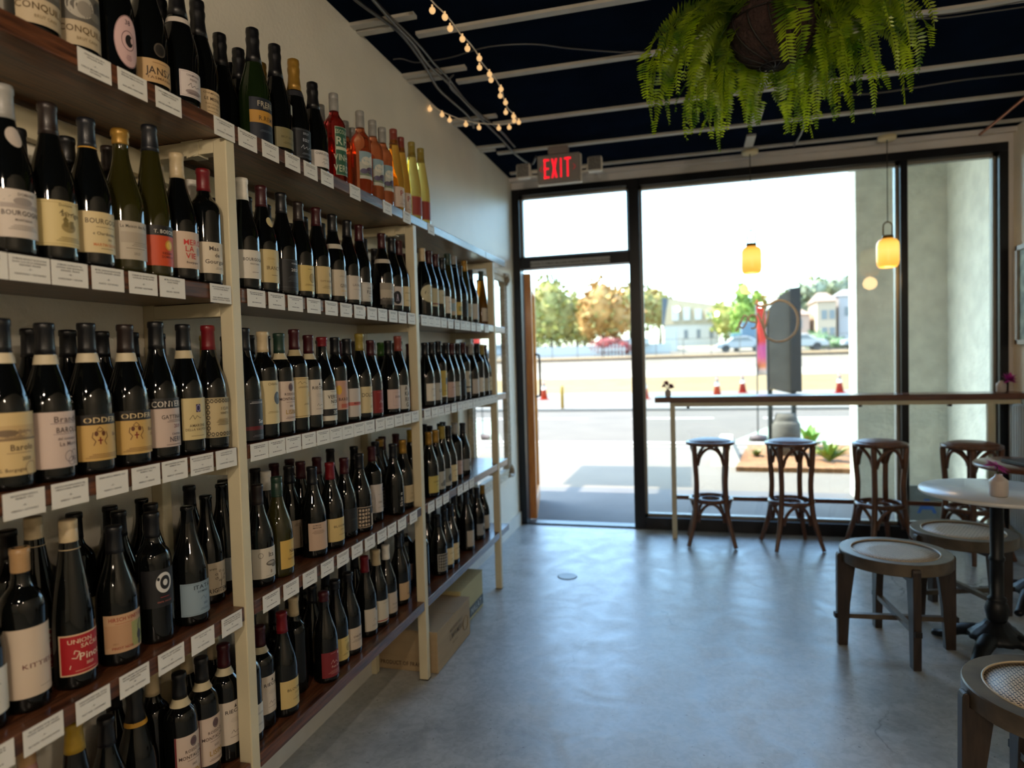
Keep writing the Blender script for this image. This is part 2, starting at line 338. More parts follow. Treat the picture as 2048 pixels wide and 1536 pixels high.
def label_mesh(sh,key):
    k=('l',sh,key)
    if k in MS: return MS[k]
    z0,h,hw,col,els=LAB[key]; R0=PROF[sh][6][0]+.0004; b=MB(); cols=[]
    if sh in 'R' and z0+h>.112: h=.112-z0
    def ci(c):
        if c not in cols: cols.append(c)
        return cols.index(c)
    if col: rect_wrap(b,R0,-hw,hw,z0,z0+h,ci(col))
    for n,e in enumerate(els):
        R=R0+.00022+.00007*n; t=e[0]
        if t=='r': rect_wrap(b,R,e[1],e[2],z0+e[3],z0+e[4],ci(e[5]))
        elif t=='e': ell_wrap(b,R,e[1],z0+e[2],e[3],e[4],ci(e[5]))
        elif t=='o': ell_wrap(b,R,e[1],z0+e[2],e[3],e[4],ci(e[6]),inner=e[5])
        elif t=='t': V,F=text2d(e[1],e[4],e[2],z0+e[3],e[6] if len(e)>6 else .9); wrap(b,R,V,F,ci(e[5]))
        elif t=='l':
            for i in range(e[4]):
                w=e[3]*(.7+.3*((i*7)%3)/2); rect_wrap(b,R,e[1]-w/2,e[1]+w/2,z0+e[2]-i*.0032,z0+e[2]-i*.0032+.0011,ci(e[5]))
        elif t=='f':   # outline frame
            x0,x1,a,c,w,cc=e[1:]; i=ci(cc)
            rect_wrap(b,R,x0,x1,z0+a,z0+a+w,i);rect_wrap(b,R,x0,x1,z0+c-w,z0+c,i);rect_wrap(b,R,x0,x0+w,z0+a,z0+c,i);rect_wrap(b,R,x1-w,x1,z0+a,z0+c,i)
        elif t=='p':   # polygon
            wrap(b,R,[(x,z0+z) for x,z in e[1]],[tuple(range(len(e[1])))],ci(e[2]))
        elif t=='s':   # stroke
            P=e[1]; w=e[2]/2; i=ci(e[3])
            for (xa,za),(xb,zb) in zip(P,P[1:]):
                dx,dz=xb-xa,zb-za; l=math.hypot(dx,dz) or 1; nx,nz=-dz/l*w,dx/l*w
                wrap(b,R,[(xa+nx,z0+za+nz),(xa-nx,z0+za-nz),(xb-nx,z0+zb-nz),(xb+nx,z0+zb+nz)],[(0,1,2,3)],i)
    MS[k]=b.mesh('label',[mat('paper_'+c,c,.55 if c not in('b98a2a','c8a04a') else .3,metal=0 if c not in('b98a2a','c8a04a') else .5) for c in cols]); return MS[k]
def band_mesh(sh,z0,z1,c):
    k=('n',sh,z0,c)
    if k not in MS:
        P=[(rad(sh,z0)+.0009,z0),(rad(sh,(z0+z1)/2)+.0012,(z0+z1)/2),(rad(sh,z1)+.0009,z1)]; b=MB(); n=28
        b.lathe(P,n); b.f=b.f[:-2]; b.m=b.m[:-2]; b.sm=b.sm[:-2]
        MS[k]=b.mesh('neck_band',mat('paper_'+c,c,.55))
    return MS[k]
def sticker_mesh(sh,zc,c,w=.012,hh=.014):
    k=('s',sh,zc,c)
    if k not in MS:
        V=[];F=[];n=20
        for q in (0,.5,1):
            for i in range(n):
                a=2*PI*i/n; x=w*q*math.cos(a); z=zc+hh*q*math.sin(a); R=rad(sh,z)+.0012; t=x/R-.1; V.append((R*math.cos(t),R*math.sin(t),z))
        for kk in (0,1):
            for i in range(n): j=(i+1)%n; F.append((kk*n+i,(kk+1)*n+i,(kk+1)*n+j,kk*n+j))
        MS[k]=MB().add(V,F,0,True).mesh('neck_sticker',mat('paper_'+c,c,.55))
    return MS[k]
K='1c1a1a'; DW='cfc9bb'; WH='d9d5cb'; CR='cdbd93'; BE='c2ab7e'; PK='c9a39b'; GY='9aa0a3'; RD='8e1a22'; GD='b98a2a'
def lns(*a): return [('l',)+x for x in a]
LAB={
'none':(.03,.01,.004,None,[]),
'plainW':(.028,.080,.044,DW,[('l',0,.055,.045,2,'777'*2),('l',0,.025,.035,2,'8a8a88')]),
'plainC':(.028,.080,.044,CR,[('l',0,.055,.045,2,'6f6244'),('l',0,.025,.035,2,'857a55')]),
'plainY':(.03,.066,.044,'c7ae62',[('r',-.02,.02,.02,.045,'8f8a52'),('l',0,.055,.03,1,'5d5530')]),
'plainP':(.028,.075,.044,'b79c93',[('l',0,.05,.045,2,'6a4a48')]),
'plainG':(.030,.072,.044,'a3a191',[('l',0,.05,.045,2,'5c5c54')]),
'plainK':(.026,.085,.05,'17181a',[('l',0,.045,.04,2,'44423f')]),
'conq':(.018,.112,.050,'b5a487',[('r',-.045,.045,.048,.104,'57534b'),('e',-.012,.078,.026,.024,'a39d90'),('e',-.004,.074,.014,.015,'837d72'),('e',.024,.084,.010,.014,'34312c'),('e',.020,.066,.013,.009,'6d685d'),('t','CONQUILLA',0,.032,.0125,'59472a',.95),('t','BRUT CAVA',0,.014,.0055,'7c6c4d')]),
'eye':(.022,.1,.05,None,[('e',0,.052,.029,.055,'c5a5a2'),('o',0,.052,.0285,.0545,.97,'5c3c40'),('t','38',.0,.092,.010,'3c2a2c'),('o',.0,.054,.015,.021,.93,'4a3034'),('e',.002,.054,.009,.013,'15100f'),('e',.008,.056,.003,.006,'c5a5a2'),('l',0,.022,.014,4,'7a5a5a')]),
'jansz':(.020,.052,.050,'b9986a',[('t','JANSZ',0,.027,.016,'2a1a10'),('t','TASMANIA',0,.011,.0055,'5a3c22',1.5),('l',0,.044,.05,1,'6b4b2c'),('e',0,.075,.014,.016,'1e1b18'),('o',0,.075,.0135,.0155,.8,'4a4238')]),
'neckw':(.026,.062,.034,'c9bfbb',[('f',-.032,.032,.003,.059,.0006,'6c5a58'),('t','CHAMPAGNE',0,.052,.0045,'4c3c3c'),('t','PIERRE',0,.042,.0050,'4c3c3c'),('s',[(-.016,.026),(-.008,.034),(-.006,.024),(.002,.030),(.006,.025),(.014,.029),(.02,.027)],.0010,'33282a'),('e',0,.013,.022,.006,'8a7c7a'),('l',0,.010,.045,2,'4c3c3c')]),
'lemes':(.020,.064,.040,'c8b08a',[('t','CHAMPAGNE',0,.056,.0048,'4a3722',1.2),('t','LE MESNIL',0,.042,.0078,'2b1d12'),('t','BLANC DE BLANCS',0,.029,.0036,'6a5030'),('t','GRAND CRU',0,.020,.0045,'5a4022'),('l',0,.010,.05,1,'6a5030')]),
'gold':(.012,.112,.048,'121a28',[('r',-.048,.048,.045,.078,'b08232'),('t','R.REMY',.004,.058,.012,'4b340e'),('t','FRERE',.0,.096,.014,'a8a08c'),('t','BRUT',0,.087,.006,'a8a08c'),('l',0,.026,.05,2,'55606c')]),
'olive':(.022,.056,.046,'78714f',[('t','BRUT NATURE',0,.030,.006,'4b452a'),('l',0,.015,.05,2,'4b452a'),('r',.012,.040,.10,.128,'a9a596')]),
'egly':(.018,.088,.048,'1b1e24',[('f',-.045,.045,.004,.084,.0006,'6f7680'),('t','BRUT',0,.074,.007,'98a0aa'),('t','EGLY',0,.055,.0085,'b4bac2'),('s',[(-.02,.03),(-.012,.040),(-.010,.028),(0,.036),(.004,.028),(.012,.036),(.02,.03)],.0012,'b4bac2'),('l',0,.016,.04,2,'78808a')]),
'charles':(.022,.056,.050,'cfcac4',[('t','CHARLES ORBAN',0,.046,.0075,'201c1c',.8),('l',0,.03,.03,2,'6a6462'),('s',[(-.016,.014),(-.008,.020),(-.006,.012),(.004,.018),(.014,.014)],.001,'303030')]),
'escolha':(.028,.158,.031,'2c5a44',[('f',-.031,.031,0,.158,.0015,'a9b49a'),('t','ESCOLHA',0,.142,.013,'b9bfa4',.72),('t','REI',0,.112,.026,'b9bfa4',1.1),('r',-.029,.029,.082,.092,'b9bfa4'),('t','VINHO',0,.058,.020,'b9bfa4',.8),('t','VERDE',0,.022,.022,'b9bfa4',.75)]),
'land':(.060,.095,.040,'a9aca2',[('r',-.04,.04,.058,.095,'7f9aa3'),('e',-.012,.062,.020,.015,'c4c2b4'),('e',.016,.066,.018,.017,'cdcabc'),('r',-.04,.04,.010,.028,'6d7a66'),('e',.010,.030,.026,.013,'4a3850'),('e',-.024,.026,.014,.009,'56506a'),('e',.022,.020,.012,.007,'5d2438'),('r',-.04,.04,0,.011,'b3b4a8')]),
'redp':(.022,.080,.040,'c2b3a6',[('t','P',-.004,.056,.022,'8e2a2c',1.2),('t','N',.012,.030,.014,'7d6a60'),('l',0,.014,.04,2,'7d6a60')]),
'redlab':(.024,.080,.046,'8e3a34',[('f',-.045,.045,.002,.078,.001,'c9955c'),('s',[(-.03,.03),(-.015,.05),(0,.035),(.015,.055),(.03,.04)],.001,'7d1e20'),('s',[(-.03,.02),(-.015,.04),(0,.025),(.015,.045),(.03,.03)],.001,'7d1e20')]),
'bourg1':(.030,.082,.052,'bdb2a6',[('s',[(-.03,.062),(-.02,.070),(0,.072),(.03,.066)],.0007,'77706a'),('r',-.035,.035,.050,.058,'9a9088'),('e',.0,.062,.016,.007,'8c837c'),('t','DOMAINE',.006,.074,.005,'5a524c'),('t','BOURGOGNE',0,.042,.0082,'3a3230'),('t','MONTHOUX',0,.030,.0038,'5a524c'),('l',0,.020,.05,3,'8a827a')]),
'serg':(.028,.084,.052,'c3b07a',[('f',-.049,.049,.004,.080,.0007,'8a7840'),('t','Domaine',.0,.076,.005,'5d5028'),('s',[(-.012,.060),(-.006,.068),(-.008,.058),(0,.064),(.006,.060),(.016,.063)],.0011,'4a3e1c'),('t','Serrigny',.012,.060,.009,'4a3e1c'),('e',.004,.036,.014,.010,'8d7c4c'),('r',-.006,.002,.036,.050,'75663a'),('r',.006,.014,.034,.048,'75663a'),('p',[(-.008,.048),(.004,.048),(-.002,.056)],'655628'),('l',.006,.016,.05,3,'7a6a38')]),
'bourg2':(.028,.080,.052,'c4b184',[('t','BOURGOGNE',0,.062,.0095,'42372a'),('l',0,.050,.06,1,'7a6a48'),('t','« Chardonnay »',0,.038,.006,'42372a'),('t','2021',.006,.027,.004,'42372a'),('t','MARTIN DUVAL',0,.016,.0055,'b5632a'),('l',0,.008,.04,1,'7a6a48')]),
'maison':(.026,.078,.050,'a99f8e',[('t','La Maison des Ros',0,.068,.0062,'2f2c26',.85),('r',-.03,.03,.034,.056,'9c9282'),('l',.01,.034,.04,3,'6e675a'),('l',0,.022,.06,1,'6e675a'),('t','2023',0,.012,.005,'6e675a')]),
'boeck':(.024,.088,.045,'b8441c',[('r',-.045,.045,.066,.088,'14120f'),('t','T. BOECKEL',0,.075,.0078,'c9c4ba'),('e',.004,.046,.010,.011,'d8b04a'),('o',.004,.046,.0105,.0115,.7,'b98a2a'),('t','RIESLING',.0,.028,.005,'5a1c0c'),('t','DOMAINE',0,.020,.005,'5a1c0c')]),
'merci':(.028,.084,.050,'bda894',[('t','MERCI',.006,.060,.0125,'b32722',1.0),('t','LA',-.006,.045,.0125,'b32722',1.0),('t','VIE',-.003,.029,.0125,'b32722',1.0),('e',.018,.040,.005,.010,'8a8580'),('t','Bourgogne',0,.014,.005,'3a3230')]),
'mas':(.028,.080,.046,'c4b8a2',[('t','Mas',-.006,.064,.011,'3a322c',1.0),('t','de',.002,.047,.010,'3a322c',1.0),('t','Gourgon',0,.030,.0105,'3a322c',1.0),('l',.008,.014,.03,2,'7a7064')]),
'bourg3':(.030,.074,.046,'c6c0b4',[('t','BOURGOGNE',0,.050,.0080,'2c2826'),('t','PINOT NOIR',0,.038,.004,'5a5450'),('l',0,.016,.03,1,'5a5450')]),
'iran':(.028,.090,.046,'b9a878',[('t','IRANCY',0,.040,.010,'57492c'),('l',0,.020,.03,1,'57492c'),('r',.020,.030,.06,.085,'c7a848'),('l',-.01,.066,.03,2,'a08a4c')]),
'black21':(.014,.090,.050,'15161a',[('f',-.048,.048,.010,.088,.0005,'5c5e66'),('t','PREMIUM',0,.078,.0045,'a8a8ac'),('t','2021',0,.060,.008,'c4c4c6',1.3),('l',0,.042,.05,6,'4c4e54')]),
'crestY':(.022,.078,.046,'c2ac6a',[('e',.008,.040,.010,.012,'9a8448'),('o',.008,.040,.0125,.0145,.85,'7c6a34'),('l',0,.066,.03,1,'6b5a2c'),('l',0,.020,.05,2,'6b5a2c')]),
'crestC':(.022,.086,.046,'bda97a',[('e',.010,.062,.007,.008,'84744c'),('t','COTE DE BEAUNE',0,.040,.0055,'6b5a34'),('l',0,.024,.05,3,'84744c')]),
'giv':(.024,.086,.046,'bbb09c',[('t','GIVRY',.004,.034,.0115,'564e44'),('r',.022,.034,.052,.070,'c49a3a'),('l',0,.066,.05,2,'8c8272'),('l',0,.018,.04,2,'c0a050')]),
'wlow':(.020,.082,.048,'bfb6aa',[('t','LAVAUX',0,.050,.0085,'68605a'),('l',0,.034,.06,1,'8c8480'),('s',[(.004,.062),(.010,.074),(.014,.060)],.0012,'7a726c'),('t','Ls',.012,.016,.008,'7a726c')]),
'fle':(.020,.068,.040,'b9b8b2',[('f',-.036,.036,.004,.064,.0006,'6a6a68'),('t','FLE',-.004,.034,.0125,'2a2a2c'),('t','ALEU',-.004,.048,.006,'2a2a2c'),('l',0,.018,.03,1,'6a6a68')]),
'art1':(.022,.082,.048,'aaa090',[('r',-.048,.048,.056,.082,'8d867a'),('r',-.048,.048,0,.022,'3c3832')]+[('e',-.036+.012*i,.020,.007,.006,'57524a') for i in range(7)]+[('s',[(-.006,.05),(.004,.044),(.01,.05)],.001,'5a544a')]),
'circ':(.026,.074,.046,'bcb4ae',[('e',-.018,.030,.020,.026,'17161e'),('s',[(-.022,.016),(-.018,.044),(-.014,.016)],.003,'a8a0b4'),('l',.02,.05,.02,2,'8c8480')]),
'bigoval':(.060,.04,.01,None,[('e',-.01,.038,.044,.038,'b8b394'),('s',[(-.02,.04),(-.005,.046),(.01,.038)],.001,'6b6a4e')]),
'bigoval2':(.048,.080,.046,'b2ab8c',[('s',[(-.02,.05),(-.005,.056),(.01,.048)],.001,'6b6a4e'),('r',-.046,.046,.008,.014,'6e2a1c')]),
'midC':(.066,.062,.044,'b5b096',[('l',0,.04,.04,2,'6b6a4e')]),
'mix1':(.024,.082,.044,'b3a692',[('r',-.04,.0,.02,.06,'8da3ac'),('r',.004,.04,.01,.05,'c4a860'),('l',0,.072,.04,1,'5c5448')]),
'dots':(.022,.084,.046,'b9b4a8',[('e',.012+.012*(i%2),.062-.013*(i//2),.0035,.0045,K) for i in range(8)]),
'baroland':(.026,.108,.054,'c4ab78',[('r',-.054,.054,.060,.086,'b59a6a'),('e',.0,.070,.034,.008,'8a7252'),('e',-.02,.073,.018,.006,'6d5a42'),('r',-.054,.054,.060,.064,'7c6647'),('t','Barolo',.004,.048,.0105,'4b3a26'),('l',0,.038,.06,1,'8a7252'),('t','2020',.010,.028,.006,'4b3a26'),('o',.018,.010,.012,.0125,.9,'8a7252'),('t','S. Borgogno',-.012,.010,.006,'5b4a32')]),
'brand':(.026,.104,.054,'c0ada2',[('t','Brandini',.010,.090,.0110,'4a3c3c',1.05),('l',0,.082,.07,1,'77696a'),('t','BAROLO',.008,.070,.0100,'3a2f30',.8),('l',0,.062,.06,1,'8a7a7a'),('t','del comune di',.006,.054,.0052,'5a4a4a'),('t','La Morra',.008,.044,.0075,'5a4a4a'),('o',.006,.020,.0095,.0105,.90,'6a5c5c'),('o',.018,.022,.0085,.0100,.90,'6a5c5c'),('o',.011,.011,.0085,.0080,.88,'6a5c5c'),('o',.020,.012,.007,.0075,.88,'6a5c5c')]),
'odde':(.026,.088,.052,'bd9a58',[('r',-.052,.052,.070,.090,'18130f'),('t','ODDERO',.002,.0795,.0105,'c9b184',1.25),('e',-.0185,.053,.0035,.005,'5a3216'),('e',-.0055,.053,.0035,.005,'5a3216'),('s',[(-.024,.056),(-.026,.046),(-.020,.038),(-.024,.030)],.0015,'5a3216'),('s',[(0,.056),(.002,.046),(-.004,.038),(0,.030)],.0015,'5a3216'),('s',[(-.018,.060),(-.012,.066),(-.006,.060),(-.012,.056),(-.018,.060)],.0012,'5a3216'),('r',-.0132,-.0108,.032,.046,'6e1c10'),('r',-.0165,-.0075,.0385,.0410,'6e1c10'),('t','Barolo',.028,.050,.007,'5a3c1c'),('l',.030,.040,.022,2,'6b4a26'),('l',.0,.012,.078,3,'7c5a32')]),
'conte':(.028,.104,.053,'b9a69a',[('r',-.053,.053,.082,.104,'1a1a1c'),('t','CONTERNO',0,.092,.0125,'c6bdb0',.92),('t','GATTINARA',.004,.064,.0085,'2c2624'),('l',.004,.056,.05,2,'5a4c4a'),('t','2019',.008,.044,.0075,'6b2026'),('t','CANTINA',.006,.027,.0045,'3a3240'),('t','NERVI',.006,.016,.0105,'3a3240'),('l',0,.004,.06,1,'5a4c4a')]),
'monte':(.034,.094,.036,'bfae7e',[('r',-.004,.008,.062,.080,'2a2046'),('o',.002,.071,.0055,.008,.75,'8c84a8'),('s',[(-.020,.046),(-.012,.056),(-.008,.046),(-.002,.054),(.006,.048),(.02,.054)],.0011,'3a2e1c'),('t','AMARONE',.0,.032,.0062,'4a3c24'),('t','DELLA VALPOLIC',.0,.023,.0055,'4a3c24'),('l',0,.008,.05,1,'6b5c3a')]),
'ornate':(.030,.094,.044,'b3a27a',[('f',-.043,.043,.002,.092,.0012,'4a4230')]+[('o',-.037,.010+.0125*i,.0045,.0055,.55,'4a4230') for i in range(7)]+[('o',-.028+.0095*i,z,.0042,.0045,.5,'4a4230') for i in range(8) for z in (.008,.086)]+[('t','I CLIVI',.006,.068,.0065,'4a3c24'),('t','VENETO',.004,.057,.005,'4a3c24'),('l',0,.042,.04,5,'6b5c3a')]),
'blackw':(.006,.105,.05,'17171b',[('l',0,.098,.06,2,'b8b8ba'),('r',-.05,.05,.026,.036,'5a1016'),('t','Sori',.010,.048,.010,'c8c8ca'),('l',0,.012,.05,2,'6a6a70')]),
'moon':(.042,.122,.046,'c3b489',[('t','CHIARA',0,.112,.007,'6b5c3a'),('e',.012,.072,.013,.018,'4b5258'),('e',.016,.078,.006,.007,'6b7478'),('l',0,.034,.05,2,'7c6c44')]),
'monta':(.042,.118,.044,'c2b0a2',[('r',-.044,-.040,0,.118,'6a2028'),('r',.040,.044,0,.118,'6a2028'),('e',0,.100,.0075,.0095,'5a464a'),('o',0,.100,.009,.012,.85,'3a2c30'),('t','ROSSO DI',.0,.080,.0072,'3c2a28'),('t','MONTALCINO',.0,.066,.0082,'3c2a28'),('l',0,.056,.05,1,'6a5652'),('t','2022',0,.045,.005,'3c2a28'),('t','LISINI',0,.028,.0125,'9a7a2a'),('l',0,.012,.05,2,'6a5652')]),
'framed':(.044,.118,.042,'c0ac7c',[('f',-.036,.036,.004,.114,.0016,'7c6430'),('s',[(-.022,.100),(-.014,.106),(-.01,.098),(.0,.104),(.01,.098),(.022,.104)],.001,'4a3c20'),('l',0,.090,.05,2,'6b5a34'),('r',.018,.030,.060,.074,'c29a34'),('l',.008,.040,.03,2,'6b5a34')]),
'rie':(.048,.112,.042,'c3b8aa',[('p',[(-.004,.094),(.0,.104),(.004,.094)],'3a3230'),('t','RIECINE',0,.086,.0095,'241e1e',1.1),('l',0,.066,.03,4,'a89e92'),('s',[(-.014,.028),(-.008,.036),(-.004,.028),(.004,.032),(.012,.030)],.001,'4a403c'),('l',0,.018,.05,1,'6a605a')]),
'verso':(.022,.100,.048,'c3beb0',[('l',0,.094,.05,1,'5a5650'),('t','VERSO',0,.078,.0120,'201e1c',.95),('t','NOIR',.004,.062,.0115,'201e1c',.95),('r',-.048,.048,.016,.038,'1e1c1c'),('t','2022',.010,.027,.012,'c3beb0'),('l',0,.050,.03,1,'5a5650')]),
'pinkish':(.052,.100,.044,'b38a76',[('e',-.026,.068,.010,.016,'c29a34'),('t','BAROLO',.0,.036,.0105,'241a18'),('r',-.02,.02,.006,.020,'a85a4a')]),
'mount':(.020,.100,.048,'b5ada6',[('p',[(-.044,.044),(-.02,.066),(-.004,.072),(.01,.062),(.03,.070),(.044,.060),(.044,.044)],'9e4640'),('r',-.044,.044,.040,.052,'b05c52'),('t','MAREMMA',0,.048,.007,'5a1c1c'),('l',.016,.024,.02,2,'8c8480')]),
'dlab':(.024,.090,.048,'c0b18a',[('t','DOLCETTO',.012,.062,.013,'4a4030'),('l',.012,.024,.03,3,'7c7050')]),
'redd':(.018,.086,.046,'7c1f1e',[('l',0,.078,.06,1,'a86a5a'),('s',[(-.012,.038),(-.004,.048),(0,.038),(.008,.044),(.016,.040)],.0014,'c4a89a'),('l',0,.018,.04,2,'a86a5a')]),
'zaf':(.022,.078,.050,'bfa9a2',[('f',-.028,.04,.012,.066,.0006,'8a7a78'),('t','ZAFEIRAKIS',.012,.048,.0085,'2a2224')]),
'akar':(.014,.092,.046,'b3b0a8',[('t','A',-.010,.080,.016,'24231f'),('t','KA',-.004,.059,.016,'24231f'),('t','RR',-.004,.037,.016,'24231f'),('t','GI',-.004,.016,.016,'24231f')]),
'pinkl':(.018,.080,.046,'b5857e',[('t','LIANTE',0,.040,.007,'8e2a2c'),('r',-.02,.02,.05,.07,'b86a62')]),
'uu':(.026,.080,.046,'a9a69c',[('t','UU',.0,.044,.016,'3a3a38'),('l',0,.015,.03,1,'6a6a66')]),
'yelblue':(.036,.125,.044,'b09a48',[('r',-.002,.018,.060,.090,'2f3a44'),('r',-.044,.044,0,.006,'cfc8a8'),('l',0,.030,.04,2,'6b5a24')]),
'crestW':(.040,.110,.044,'b5ae9a',[('e',0,.080,.012,.014,'5a5448'),('r',-.044,.044,.022,.030,'33302a'),('l',0,.052,.05,2,'6a6456')]),
'redtri2':(.024,.080,.046,'b3aca4',[('p',[(.002,.030),(.020,.030),(.010,.056)],'a82a2a')]),
'kitties':(.030,.128,.052,'c3b29e',[('t','KITTIES',.004,.058,.0085,'5c2626',1.25),('l',.018,.014,.04,1,'8c7c6c')]),
'union':(.030,.082,.048,'c8ab8a',[('r',-.045,.045,.003,.079,'9c141c'),('t','UNION',-.010,.068,.0085,'d2bda0',1.1),('t','SACRE',.010,.057,.0080,'d2bda0',1.1),('s',[(-.030,.014),(-.020,.050),(-.012,.046),(-.018,.034),(-.026,.036)],.0014,'d8c4aa'),('t','Pinot',.010,.036,.0140,'d8c4aa',1.05),('t','2023',.006,.020,.0055,'d8c4aa'),('l',0,.008,.06,1,'d8a888')]),
'hirsch':(.030,.082,.050,'b59270',[('r',.004,.048,.006,.060,'8f8f58'),('r',-.048,.004,.012,.06,'ae8866'),('t','HIRSCH VINEYARDS',.004,.072,.0082,'8c2a1c',.78),('l',-.01,.062,.05,1,'a05a3c'),('e',.024,.026,.007,.011,'33302e'),('s',[(.022,.034),(.021,.046),(.026,.056),(.030,.060)],.0026,'33302e'),('e',.024,.012,.004,.008,'4a4a44'),('t','PINOT NOIR',-.014,.010,.0055,'8c2a1c'),('t','2021',-.028,.020,.004,'8c6a4a')]),
'oring':(.085,.088,.050,'141417',[('e',.0,.056,.0185,.024,'c2c2c0'),('e',.002,.056,.0118,.0165,'141417'),('e',.002,.056,.0055,.0075,'c2c2c0'),('e',-.013,.066,.003,.004,'141417'),('l',.0,.022,.03,1,'a03a3a'),('t','NAPA VALLEY',.0,.012,.0038,'a05a50')]),
'itata':(.026,.082,.050,'7f93a0',[('f',-.047,.047,.003,.079,.0005,'4a5a66'),('t','ITATA',.004,.070,.0100,'23303c',1.1),('t','DOMINIO',.004,.058,.005,'23303c'),('s',[(-.004,.038),(.004,.046),(.010,.036),(.016,.044)],.0008,'4a5a66'),('t','2021',.010,.026,.005,'23303c'),('l',.006,.014,.03,2,'4a5a66')]),
'tree':(.026,.088,.050,'b9ac96',[('t','TRIGITEMIS',0,.012,.0115,'241f1c',.9),('s',[(.006,.020),(.007,.036)],.002,'3a332c'),('s',[(.007,.034),(-.006,.048)],.001,'3a332c'),('s',[(.007,.034),(.018,.050)],.001,'3a332c'),('s',[(.007,.036),(.006,.058)],.001,'3a332c')]+[('o',.006+.015*math.cos(i*.9),.050+.013*math.sin(i*.9),.004,.003,.6,'6b6256') for i in range(7)]+[('t','arete',-.016,.072,.006,'4a4238')]),
'greyw':(.030,.064,.046,'8c8f90',[('e',.004,.034,.009,.014,'2a2c30'),('l',0,.05,.02,1,'5a5c5e')]),
'ita':(.026,.088,.050,'bdb5a6',[('t','Ita',.006,.068,.014,'3a342e'),('o',-.026,.068,.007,.008,.85,'4a443c'),('e',.006,.042,.018,.008,'5a544c'),('e',.016,.036,.012,.008,'6a645c'),('e',.004,.043,.012,.004,'9a9488'),('t','B',.004,.018,.009,'6a4a34'),('l',0,.006,.04,1,'8a8478')]),
'yellow':(.026,.084,.034,'bf9e50',[('t','Nina',.008,.050,.011,'3a2e1c'),('l',.006,.038,.03,1,'6b5428'),('t','Sauvignon',.004,.028,.006,'6b5428')]),
'figure':(.028,.092,.044,'a3937f',[('e',.020,.056,.009,.022,'3a3834'),('e',.022,.022,.006,.012,'2a2a30'),('l',-.01,.080,.03,3,'5a5044')]),
'berry':(.026,.090,.050,'b59c88',[('t','DOMAINE',-.022,.082,.0045,'4a3c34'),('t','MARTIN',-.022,.074,.0055,'4a3c34'),('l',-.016,.064,.045,4,'7a6656'),('e',.034,.066,.007,.020,'5a5450'),('e',.037,.040,.006,.015,'6b655f'),('e',.038,.014,.004,.010,'3a3846')]),
'bloo':(.026,.080,.048,'c2ab72',[('t','BLOOMER',.004,.052,.0075,'4a3c20',1.25),('l',.008,.040,.03,2,'8a7440'),('t','CARIGNAN',.008,.022,.0035,'6b5830',1.4)]),
'bwart':(.020,.078,.050,'b5a28c',[('r',-.048,.048,.002,.076,'2a2622')]+[('e',-.042+.0115*(i%8),.010+.014*(i//8),.0042,.0045,'b5a28c') for i in range(40) if i%8 not in (4,5)]+[('s',[(-.04,.018),(-.02,.03),(-.03,.05),(-.01,.06)],.0016,'b5a28c'),('r',.004,.018,.004,.050,'b5a28c'),('s',[(.011,.004),(.011,.060)],.009,'2a2622'),('s',[(.006,.052),(.004,.062),(.018,.062),(.016,.052)],.0014,'2a2622')]),
'whit':(.040,.112,.042,'b9b2ac',[('t','FINCA',.004,.040,.0085,'6a5c4a'),('e',.018,.090,.005,.010,'3a4060'),('l',0,.070,.04,1,'8a8480'),('l',0,.020,.04,2,'8a8480')]),
'bwpat':(.024,.084,.046,'a8a69c',[('r',-.043,.043,.003,.081,'2b2a28')]+[('o',-.036+.012*(i%7),.012+.0145*(i//7),.0045,.0055,.45,'a8a69c') for i in range(35)]),
'skin':(.02,.12,.05,None,[]),
'beige':(.028,.074,.048,'b5a482',[('s',[(-.014,.034),(-.008,.042),(-.002,.034),(.006,.038),(.016,.034)],.0012,'5a4c34'),('l',0,.022,.05,4,'8a7a58')]),
'yelc':(.022,.076,.048,'b0a058',[('t','CARIGNAN',0,.050,.007,'5a5024'),('l',0,.036,.03,2,'7a7038')]),
'greyart':(.022,.082,.048,'a09e94',[('e',.004,.026,.018,.015,'5a5c58'),('e',-.014,.022,.010,.009,'6b6d68'),('l',0,.062,.03,1,'6a6a66')]),
'darkart':(.022,.080,.048,'7f8078',[('e',.008,.036,.020,.018,'3a3c3a'),('r',-.048,.048,0,.016,'a8a498')]),
'sqdots':(.024,.080,.046,'aba498',[('r',.012,.018,.050,.058,K),('r',.024,.030,.050,.058,K),('r',.024,.030,.062,.070,K),('r',.012,.018,.036,.044,K),('l',-.005,.014,.05,1,'7a746a')]),
'goldring':(.250,.004,.012,None,[]),
'chat':(.024,.078,.048,'b9aa98',[('t','CHATEAU',0,.046,.0075,'3c342e'),('l',0,.034,.06,3,'7a6e62')]),
'redscr':(.020,.084,.050,'701a20',[('l',-.01,.078,.03,1,'b58a80'),('e',.012,.074,.003,.005,'c4b8ae'),('s',[(-.02,.044),(-.012,.056),(-.008,.044),(0,.052),(.006,.044),(.02,.052)],.0012,'c4a89a'),('t','Post Scr.',.0,.034,.007,'c4a89a'),('l',0,.020,.06,4,'a8746a')]),
'whitecr':(.024,.082,.048,'b9b0a2',[('e',.008,.078,.008,.009,'6a7078'),('s',[(-.014,.034),(-.004,.044),(.0,.034),(.012,.042)],.0012,'6a6058'),('l',0,.020,.05,2,'8a8074')]),
'redtri':(.022,.084,.048,'bdb6a4',[('p',[(-.008,.036),(.026,.054),(.026,.026)],'b01c28'),('r',-.048,.048,.004,.008,'8e2a2c'),('l',0,.072,.05,1,'7a7464')]),
'bluedot':(.022,.084,.048,'b5a99a',[('e',.022,.066,.008,.014,'3a78a8'),('t','Porthos',.0,.036,.007,'6a6058'),('l',0,.020,.05,2,'8a8074')]),
